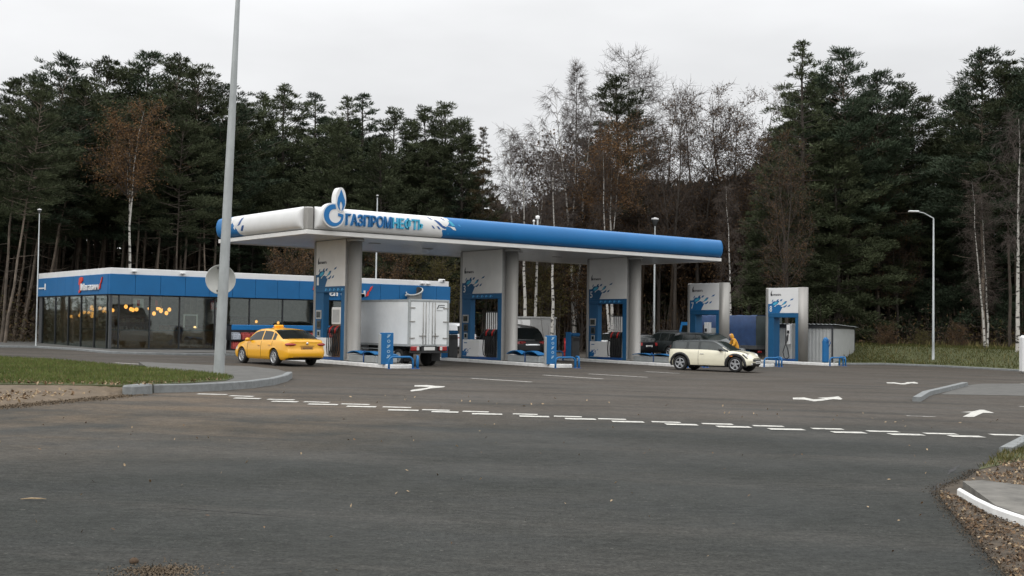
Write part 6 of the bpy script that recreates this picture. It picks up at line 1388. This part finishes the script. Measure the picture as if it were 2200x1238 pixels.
TREES = [
 ('pine_b', -20, 205, -75, 70, 'dark pine cut by the left edge of the picture'),
 ('pine_a', 45, 172, 4, 68, 'slender pine second from the left edge, its pale trunk close to the frame'),
 ('pine_b', 98, 186, 12, 67, 'pine with a leaning bare trunk near the left edge, left of the slender lamp post'),
 ('pine_c', 152, 128, 46, 76, 'tall pine above the left end of the shop with a narrow ragged top'),
 ('pine_a', 190, 178, 82, 76, 'pine whose bare trunk leans right just beside the slender lamp post'),
 ('pine_b', 238, 134, 126, 84, 'pine behind the left wall of the shop, left of the orange birch'),
 ('pine_a', 285, 150, 190, 86, 'pine standing behind the red and white sign on the left shop wall'),
 ('pine_c', 322, 116, 240, 86, 'tallest pine above the shop, right above the orange birch'),
 ('pine_b', 388, 128, 316, 80, 'pine to the right of the orange birch with a pointed top'),
 ('pine_a', 428, 152, 385, 78, 'pine left of the tall foreground post, close behind the shop'),
 ('pine_c', 478, 186, 452, 80, 'pine whose crown is crossed by the tall foreground post'),
 ('pine_b', 524, 225, 505, 84, 'pine just right of the tall foreground post'),
 ('pine_d', 562, 206, 550, 86, 'dark pine above the left end of the canopy'),
 ('pine_d', 616, 190, 606, 87, 'pine with a bent feathery tip above the blue left side of the canopy'),
 ('spruce_a', 678, 198, 672, 88, 'broad spruce above the canopy corner'),
 ('spruce_b', 742, 206, 738, 86, 'narrow pointed spruce above the emblem'),
 ('spruce_a', 777, 202, 775, 87, 'full spruce above the dark lettering of the canopy'),
 ('pine_low', 718, 262, 715, 83, 'bushy green conifer low behind the emblem'),
 ('pine_low', 826, 300, 826, 83, 'bushy conifer low behind the canopy lettering'),
 ('pine_d', 853, 238, 850, 88, 'pine with a thin pointed top above the pale blue lettering'),
 ('pine_d', 908, 234, 905, 89, 'pine above the printed diamonds of the canopy fascia'),
 ('pine_d', 953, 226, 950, 90, 'ragged pine above the start of the blue canopy fascia'),
 ('pine_low', 985, 264, 985, 88, 'low dark conifer right of the ragged pine above the blue fascia'),
 ('thin_spruce', 1036, 272, 1036, 86, 'small brownish spruce left of the bare birches'),
 ('birch_c', 1092, 278, 1112, 80, 'thin bare birch at the left of the birch group behind the canopy'),
 ('birch_a', 1122, 300, 1131, 79, 'bare birch with the brightest straight trunk right of the middle column'),
 ('birch_b', 1160, 270, 1150, 81, 'bare forked birch behind the two roof vents'),
 ('birch_a', 1190, 330, 1187, 78, 'bare birch seen between the middle column and the third pump'),
 ('larch_a', 1240, 128, 1238, 92, 'tall brown bare conical tree left of the dark pine'),
 ('birch_b', 1212, 205, 1236, 84, 'tall birch with a leaning white trunk left of the third pump'),
 ('birch_a', 1270, 225, 1231, 85, 'tall birch crossing the leaning birch left of the third pump'),
 ('pine_d', 1322, 168, 1326, 97, 'dark pine between the two tall bare conical trees'),
 ('larch_b', 1352, 98, 1350, 101, 'tallest bare conical tree with twin stems against the sky'),
 ('autumn', 1312, 285, 1316, 80, 'birch with orange leaves behind the right part of the canopy'),
 ('birch_c', 1296, 330, 1308, 78, 'slim white birch glimpsed through the third pump portal'),
 ('brown_b', 1412, 228, 1416, 90, 'brown-leaved tree above the dark cone lamp'),
 ('brown_a', 1448, 232, 1450, 86, 'thin brown tree right of the dark cone lamp'),
 ('brown_a', 1502, 198, 1500, 90, 'bare twiggy tree with dark limbs above the right end of the canopy'),
 ('brown_b', 1560, 192, 1566, 91, 'twiggy tree with a few brown leaves right of the canopy end'),
 ('brown_b', 1612, 210, 1610, 88, 'brown-leaved tree left of the big dark pine'),
 ('birch_c', 1560, 400, 1574, 74, 'slim white birch stem between the canopy end and the pump marked 7'),
 ('spruce_b', 1718, 90, 1722, 84, 'biggest dark conifer on the right, its tip the highest on that side'),
 ('pine_d', 1768, 160, 1765, 88, 'dark pine in the dip right of the biggest conifer'),
 ('pine_c', 1815, 110, 1822, 86, 'tall pine right of the biggest dark conifer'),
 ('pine_c', 1882, 162, 1890, 88, 'pine with flat branches left of the bent-arm lamp post'),
 ('brown_b', 1690, 290, 1690, 78, 'brown and ochre leaved tree in front of the biggest conifer'),
 ('pine_low', 1800, 300, 1800, 84, 'bushy dark green conifer behind the shed'),
 ('pine_d', 1890, 320, 1890, 88, 'bushy dark conifer left of the bent-arm lamp post'),
 ('pine_d', 1950, 184, 1955, 92, 'dark pine directly above the bent-arm lamp post'),
 ('birch_b', 2012, 172, 2014, 96, 'pale bare birch top against the sky right of the lamp post'),
 ('pine_c', 2106, 116, 2115, 82, 'broad layered pine near the right edge'),
 ('pine_b', 2166, 138, 2172, 80, 'pine at the right edge with open layered branches'),
 ('pine_c', 2225, 118, 2240, 78, 'pine cut by the right edge of the picture'),
 ('birch_c', 2088, 390, 2119, 72, 'left of two thin leaning birches near the right edge'),
 ('birch_c', 2108, 430, 2126, 73, 'right of two thin leaning birches near the right edge'),
 ('birch_a', 2188, 255, 2187, 68, 'birch with a spotted white trunk close to the right edge'),
 ('autumn', 275, 232, 283, 72.5, 'orange-leaved birch with a forked white trunk behind the shop'),
 ('thicket', 640, 520, 640, 76, 'reddish brown bush behind the shop left of the first pump'),
 ('olive', 880, 545, 880, 82, 'olive brown bush seen above the right end of the shop roof'),
 ('olive', 945, 560, 945, 80, 'olive brown bush left of the second pump'),
 ('thicket', 830, 545, 830, 80, 'brown bush seen above the shop roof right of the first column'),
 ('olive', 1168, 545, 1168, 82, 'yellowish bush between the birch trunks'),
 ('thicket', 1250, 480, 1250, 84, 'brown bush behind the third pump'),
 ('olive', 1985, 712, 1985, 77, 'yellow green bush at the foot of the bent-arm lamp post'),
 ('thicket', 1900, 700, 1900, 79, 'brown bush on the forest edge right of the shed'),
 ('thicket', 2060, 700, 2060, 78, 'brown bush on the forest edge left of the two thin birches'),
 ('thicket', 1195, 330, 1195, 88, 'russet tree crown behind the tall birches'),
]
for i, (k, pt, yt, pb, d, lb) in enumerate(TREES):
    tree(k, pt, yt, pb, d, lb, None, {'autumn': 1.05}.get(k, 1.32 if k.startswith(('pine', 'spruce')) else .85 if k.startswith(('larch', 'birch')) else 1.0))
# the next ranks of the forest, too alike to tell apart
SKY = [(-500, 230), (-20, 240), (45, 215), (150, 175), (240, 180), (320, 160), (390, 170), (480, 230), (560, 250), (680, 240), (780, 245), (850, 280), (950, 270), (1036, 320), (1100, 390), (1200, 330), (1300, 270), (1400, 300), (1500, 290), (1600, 270), (1700, 180), (1815, 160), (1890, 210), (1990, 260), (2105, 170), (2300, 160), (2900, 200)]
ranks = [(94, 16, .0), (104, 30, .5), (80, 70, .3), (90, 48, .8)]
for ri, (d0, dy, ph) in enumerate(ranks):
    px = -420 + 30 * ph
    while px < 2640:
        in_gap = 1050 < px < 1660
        d = d0 + tr_.uniform(-4, 5) + (4 if in_gap else 0)
        if px < 520: d -= 12
        left = px < 520; yt = interp(SKY, px) + dy + tr_.uniform(-12, 50)
        if ri == 2:
            if 520 < px < 1020: key = tr_.choice(('pine_low', 'spruce_a', 'pine_low')); yt += 90
            elif 1640 < px < 2000: key = tr_.choice(('pine_d', 'brown_b', 'pine_d')); yt += 60
            elif in_gap: key = tr_.choice(('brown_a', 'brown_b', 'thicket')); yt += 70; d += 8
            else: px += 74; continue
            if px > 1000: d += 4
        elif in_gap and ri in (1, 3):
            key = tr_.choice(('pine_d', 'pine_c', 'spruce_a', 'brown_b')); yt += (105 if px > 1230 else 150) if ri == 1 else 170
        elif in_gap: key = tr_.choice(('brown_a', 'brown_b', 'birch_b', 'brown_a', 'brown_b')); yt += 66
        elif left: key = tr_.choice(('pine_a', 'pine_b', 'pine_c'))
        elif px < 1050: key = tr_.choice(('pine_d', 'spruce_a', 'pine_c'))
        else: key = tr_.choice(('pine_c', 'pine_d', 'pine_b', 'brown_b', 'spruce_a'))
        nm = NAME[key.split('_')[0]]; zone = 'on the left behind the shop' if px < 520 else 'in the middle behind the canopy' if px < 1640 else 'on the right behind the shed'
        kind = {'pine_tree': 'dark pine', 'spruce_tree': 'dark spruce', 'deciduous_tree': 'brown twiggy tree', 'birch_tree': 'bare birch', 'larch_tree': 'bare conical tree', 'shrub': 'brown bush'}[nm]
        lab = '%s among the rear ranks of the forest %s' % (kind, zone)
        tree(key, px + tr_.uniform(-8, 8), yt, px + tr_.uniform(-14, 6) - (60 * max(0, 1 - px / 520) if left else 0), d, lab, lab.replace(kind, kind + 's' if not kind.endswith('bush') else kind + 'es'), 1.3 if nm in ('pine_tree', 'spruce_tree') else 1.1)
        px += (58, 66, 74, 62)[ri] * tr_.uniform(.75, 1.25) * (.55 if in_gap and ri in (0, 2) else .75 if in_gap else .72 if left else 1)

# ---- the deep forest: one mass behind, with dead undergrowth and crossing stems
fr_ = random.Random(91); mb = MB()
def fpoint(d, l): p = dl(d, l); return on(p.x, p.y)
for i in range(620):
    d = fr_.uniform(88, 128); l = fr_.uniform(-.62, .62) * d; p = fpoint(d, l); hh = fr_.uniform(6, 11)
    mb.tube([p, p + Vector((fr_.uniform(-.5, .5), fr_.uniform(-.5, .5), hh))], [fr_.uniform(.09, .2), .05], 5, 1, True, False)
for i in range(125000):
    d = fr_.uniform(96, 130); l = fr_.uniform(-.56, .56) * d; p = fpoint(d, l); ls = l / d * FPX + 1100
    top = (700 - interp(SKY, ls)) / FPX * d * (.86 if 1050 < ls < 1660 else .74)
    z = top * (1 - fr_.random() ** 1.1) if fr_.random() < .72 else fr_.uniform(0, 7)
    blade(mb, p + Vector((0, 0, z)), rdir(fr_), fr_.uniform(.6, 1.4), fr_.uniform(.25, .6) * (1.5 if z < .6 * top else 1), fr_, 0 if z > 4 and fr_.random() < (.25 if 1050 < ls < 1660 else .7) else 1)
o = mb.build('far_forest', ['forest_dark', 'forest_brown'], fix=False); tag(o, 'dense dark forest interior filling the space behind the front trees', 'forest', None, 'stuff')
mb = MB()
for i in range(45000):
    ls = fr_.uniform(-500, 2700); d = 76 + abs(fr_.gauss(0, 7)) + (8 if 520 < ls < 1700 else 0) - (7 if ls < 120 else 0); l = (ls - 1100) / FPX * d
    if 100 < ls < 960 and d < 78: d = 78 + fr_.uniform(0, 6); l = (ls - 1100) / FPX * d
    p = fpoint(d, l); z = abs(fr_.gauss(0, 1.0 if ls > 1700 else 1.5)) + (bank_h(p.x, p.y) if ls > 1800 else 0)
    if ls > 1800 and d < 80: continue
    blade(mb, p + Vector((0, 0, z)), rdir(fr_, .5), fr_.uniform(.12, .38), fr_.uniform(.03, .09), fr_, fr_.choice((0, 0, 0, 0, 1, 2)))
for i in range(2600):
    ls = fr_.uniform(-500, 2700); d = 76 + fr_.uniform(0, 14); l = (ls - 1100) / FPX * d
    if (100 < ls < 960 and d < 79) or (ls > 1800 and d < 82): continue
    p = fpoint(d, l); mb.tube([p, p + Vector((fr_.uniform(-.6, .6), fr_.uniform(-.6, .6), fr_.uniform(.8, 4.2)))], [.02, .006], 3, 3, True, False)
o = mb.build('undergrowth', ['forest_brown', 'brown_leaf', 'olive_leaf', 'twig'], fix=False); tag(o, 'brown and olive undergrowth along the edge of the forest', 'undergrowth', None, 'stuff')

# ================================================================== GRASS AND FALLEN LEAVES
def inside(poly, x, y):
    c = False; n = len(poly)
    for i in range(n):
        a, b = poly[i], poly[i - 1]
        if (a.y > y) != (b.y > y) and x < (b.x - a.x) * (y - a.y) / (b.y - a.y) + a.x: c = not c
    return c
def scatter(poly, n, fn, rr, lim=None):
    x0, x1 = min(p.x for p in poly), max(p.x for p in poly); y0, y1 = min(p.y for p in poly), max(p.y for p in poly); k = 0; tries = 0
    while k < n and tries < n * 60:
        tries += 1; x, y = rr.uniform(x0, x1), rr.uniform(y0, y1)
        if not inside(poly, x, y): continue
        if lim and not lim(x, y): continue
        fn(x, y); k += 1
gr = random.Random(14)
def view_ok(x, y): p = Vector((x, y, 0)); d = p.dot(FH); return d > 5 and abs(p.dot(RH) / d) < .56
mb = MB()
def gl(x, y):
    e = min(1, max(0, gr.random())); b = on(x, y, HV + .01); ln = gr.uniform(.05, .13); blade(mb, b, Vector((gr.uniform(-.5, .5), gr.uniform(-.5, .5), 1)).normalized(), ln, gr.uniform(.010, .02), gr, 0 if gr.random() < .86 else 1)
scatter(vpts, 52000, gl, gr, view_ok)
o = mb.build('grass', ['grass_green', 'grass_dry'], fix=False); tag(o, 'short green grass on the left verge', 'grass', None, 'stuff')
mb = MB()
def g2(x, y): b = on(x, y, .016); blade(mb, b, Vector((gr.uniform(-.6, .6), gr.uniform(-.6, .6), 1)).normalized(), gr.uniform(.04, .12), gr.uniform(.008, .014), gr, 0 if gr.random() < .6 else 1)
scatter(gv, 9000, g2, gr, lambda x, y: view_ok(x, y) and Vector((x, y, 0)).dot(FH) < 24)
o = mb.build('grass', ['grass_dark', 'grass_dry'], fix=False); tag(o, 'thin dry grass on the bank at the lower right', 'grass', None, 'stuff')
mb = MB()
def g3(x, y):
    b = on(x, y, bank_h(x, y)); tall = gr.random() < .03; blade(mb, b, Vector((gr.uniform(-.4, .4), gr.uniform(-.4, .4), 1)).normalized(), gr.uniform(.3, .6) if tall else gr.uniform(.06, .20), gr.uniform(.02, .05), gr, gr.choice((0, 0, 0, 0, 0, 0, 0, 1)) if not tall else gr.choice((1, 2)))
gbank = [dl(interp(KD, l) + .1, l) for l in (19.5, 22, 25, 28, 32, 36, 42)] + [dl(90, 44), dl(90, 20)]
scatter(gbank, 48000, g3, gr, view_ok)
o = mb.build('grass', ['grass_dark', 'grass_dry', 'olive_leaf'], fix=False); tag(o, 'rough dark grass on the verge in front of the forest on the right', 'grass', None, 'stuff')
from mathutils import noise as mnoise
def clump(x, y): return mnoise.noise(Vector((x * 1.3, y * 1.3, 3.1))) + .6 * mnoise.noise(Vector((x * 4.1, y * 4.1, 7.7))) > gr.uniform(-.55, .45)
def leaf(mb, x, y, h, sz, m):
    b = on(x, y, h); n_ = rdir(gr, 1.1); a = n_.cross(Vector((gr.uniform(-1, 1), gr.uniform(-1, 1), .1))).normalized(); c = n_.cross(a)
    o = len(mb.v); mb.v += [tuple(b - a * sz), tuple(b + c * sz * .5 + n_ * sz * .15), tuple(b + a * sz), tuple(b - c * sz * .5 + n_ * sz * .1)]; mb.f.append((o, o + 1, o + 2, o + 3)); mb.m.append(m); mb.sm.append(False)
LM = ['dry_leaf_pale', 'dry_leaf_brown', 'dry_leaf_dark']
mb = MB(); bank = [at(-400, 830, .1), at(0, 831, .1), at(288, 833, .1), at(288, 842), at(180, 853), at(60, 866), at(0, 874), at(-400, 900)]
scatter(bank, 420, lambda x, y: leaf(mb, x, y, gr.uniform(.06, .14), gr.uniform(.03, .07), gr.choice((0, 0, 1))), gr, view_ok)
heap = [at(-200, 846), at(0, 846), at(120, 845), at(140, 854), at(0, 872), at(-200, 885)]
scatter(heap, 900, lambda x, y: leaf(mb, x, y, gr.uniform(.06, .13), gr.uniform(.02, .05), gr.choice((0, 0, 1))), gr, lambda x, y: view_ok(x, y) and clump(x, y))
scatter([at(0, 819, HV), at(300, 824, HV), at(480, 815, HV), at(480, 819, HV), at(300, 831, HV), at(0, 827, HV)], 260, lambda x, y: leaf(mb, x, y, HV + .05, gr.uniform(.03, .06), gr.choice((0, 1, 1))), gr)
o = mb.build('fallen_leaves', LM, fix=False); tag(o, 'pale fallen leaves on the earth bank at the left', 'leaves', None, 'stuff')
mb = MB(); strip = [at(*p) for p in ((2012, 1052), (2030, 1085), (2062, 1125), (2110, 1180), (2160, 1238), (2230, 1330), (2600, 1330), (2600, 1180), (2200, 1132), (2130, 1112), (2060, 1070))]
scatter(strip, 4200, lambda x, y: leaf(mb, x, y, gr.uniform(.012, .03), gr.uniform(.007, .028), gr.choice((0, 1, 1, 1, 2, 2, 2))), gr, lambda x, y: view_ok(x, y) and clump(x, y))
up_ = [at(*p) for p in ((2070, 1040), (2130, 1000), (2200, 985), (2600, 1000), (2600, 1085), (2200, 1055), (2120, 1048))]
scatter(up_, 2600, lambda x, y: leaf(mb, x, y, gr.uniform(.018, .04), gr.uniform(.010, .034), gr.choice((0, 0, 1, 1, 1, 2))), gr, lambda x, y: view_ok(x, y) and clump(x, y))
o = mb.build('fallen_leaves', LM, fix=False); tag(o, 'brown fallen leaves around the concrete slab at the lower right', 'leaves', None, 'stuff')
mb = MB(); road = [at(-200, 1260), at(2100, 1260), at(2000, 960), at(1000, 900), at(-200, 900)]
scatter(road, 110, lambda x, y: leaf(mb, x, y, .018, gr.uniform(.012, .03), gr.choice((0, 0, 1, 2))), gr)
scatter([at(600, 830), at(2150, 900), at(2150, 930), at(600, 860)], 60, lambda x, y: leaf(mb, x, y, .018, gr.uniform(.02, .045), 0), gr)
o = mb.build('fallen_leaves', LM, fix=False); tag(o, 'scattered single fallen leaves on the open asphalt', 'leaves', None, 'stuff')
# stick, stone and the patch of earth in the foreground
p = at(70, 1076); mb = MB(); a, b = at(44, 1077), at(99, 1076); mb.tube([a + Vector((0, 0, .02)), a.lerp(b, .4) + Vector((0, 0, .026)), a.lerp(b, .75) + Vector((0, 0, .022)), b + Vector((0, 0, .018))], [.004, .0075, .007, .003], 6); tag(mb.build('stick', 'dry_leaf_pale'), 'pale broken stick lying on the asphalt at the lower left', 'stick')
p = at(288, 1211); mb = MB(); sr = random.Random(4); vs = []
mb.ellipsoid((p.x, p.y, p.z + .018), (.034, .03, .026), 9, 6); mb.v = [(x + sr.uniform(-.004, .004), y + sr.uniform(-.004, .004), z) for x, y, z in mb.v]; tag(mb.build('stone', 'dry_leaf_dark'), 'small dark stone beside the patch of earth at the bottom edge', 'stone')
pr_ = random.Random(8); c_ = at(345, 1230); mb = MB()
for i in range(2600):
    r_ = abs(pr_.gauss(0, .13)); a_ = pr_.uniform(0, 2 * PI); p = c_ + RH * (r_ * math.cos(a_) * 1.3) + FH * (r_ * math.sin(a_) * 1.2); leaf(mb, p.x, p.y, .006 + .012 * pr_.random() * max(0, 1 - r_ / .3), pr_.uniform(.004, .013), 0)
o = mb.build('loose_earth', 'bare_soil', fix=False)
def crumbs(pts, n, wd, m, out, sz=(.005, .02)):
    P = [at(*p) for p in pts]; ln = [(b - a).length for a, b in zip(P, P[1:])]; tot = sum(ln)
    for i in range(n):
        t = pr_.uniform(0, tot); k = 0
        while t > ln[k] and k < len(ln) - 1: t -= ln[k]; k += 1
        p = P[k].lerp(P[k + 1], t / ln[k]); q = abs(pr_.gauss(0, wd)) * (1 if pr_.random() < .6 else -.7); d = (P[k + 1] - P[k]).normalized(); p = p + Vector((-d.y, d.x, 0)) * q
        leaf(mb2, p.x, p.y, .016 + .012 * pr_.random(), pr_.uniform(*sz), m)
mb2 = MB(); crumbs([(-130, 885), (0, 878), (60, 873), (120, 867), (200, 860), (270, 852.5), (300, 849)], 3600, .22, 0, 1, (.008, .028)); crumbs([(2200, 1300), (2160, 1238), (2110, 1180), (2062, 1125), (2030, 1085), (2012, 1053), (2060, 1035), (2100, 1012)], 3200, .06, 1, 1, (.004, .014))
crumbs([(2062, 1072), (2092, 1094), (2130, 1113), (2165, 1126)], 500, .05, 1, 1, (.004, .012))
o2 = mb2.build('soil_crumbs', ['bare_soil', 'dark_soil'], fix=False); tag(o2, 'crumbs of soil spilling from the verges onto the asphalt', 'soil', None, 'stuff')
tag(o, 'patch of loose brown earth on the asphalt at the bottom edge', 'earth', None, 'stuff')
def crack(pts, wd):
    mb = MB(); P = [at(*p) for p in pts]; q = []
    for a, b in zip(P, P[1:]):
        for i in range(6): q.append(a.lerp(b, i / 6) + Vector((pr_.uniform(-.007, .007), pr_.uniform(-.007, .007), 0)))
    lo = []; hi = []
    for i, p in enumerate(q):
        d = (q[min(i + 1, len(q) - 1)] - q[max(i - 1, 0)]).normalized(); n_ = Vector((-d.y, d.x, 0)) * wd * pr_.uniform(.2, 1) * math.sin(PI * (i + .3) / len(q)); lo.append(on((p - n_).x, (p - n_).y, .008)); hi.append(on((p + n_).x, (p + n_).y, .008))
    n = len(q); mb.add(lo + hi, [(i, i + 1, n + i + 1, n + i) for i in range(n - 1)]); struct('asphalt_crack', mb, 'black_rubber')
crack([(2036, 1021), (2048, 1010), (2064, 998)], .05); crack([(2000, 1062), (2016, 1044), (2050, 1032)], .06)
crack([(330, 1088), (420, 1096), (560, 1107), (700, 1118)], .012); crack([(900, 1092), (1010, 1100), (1150, 1108)], .010)
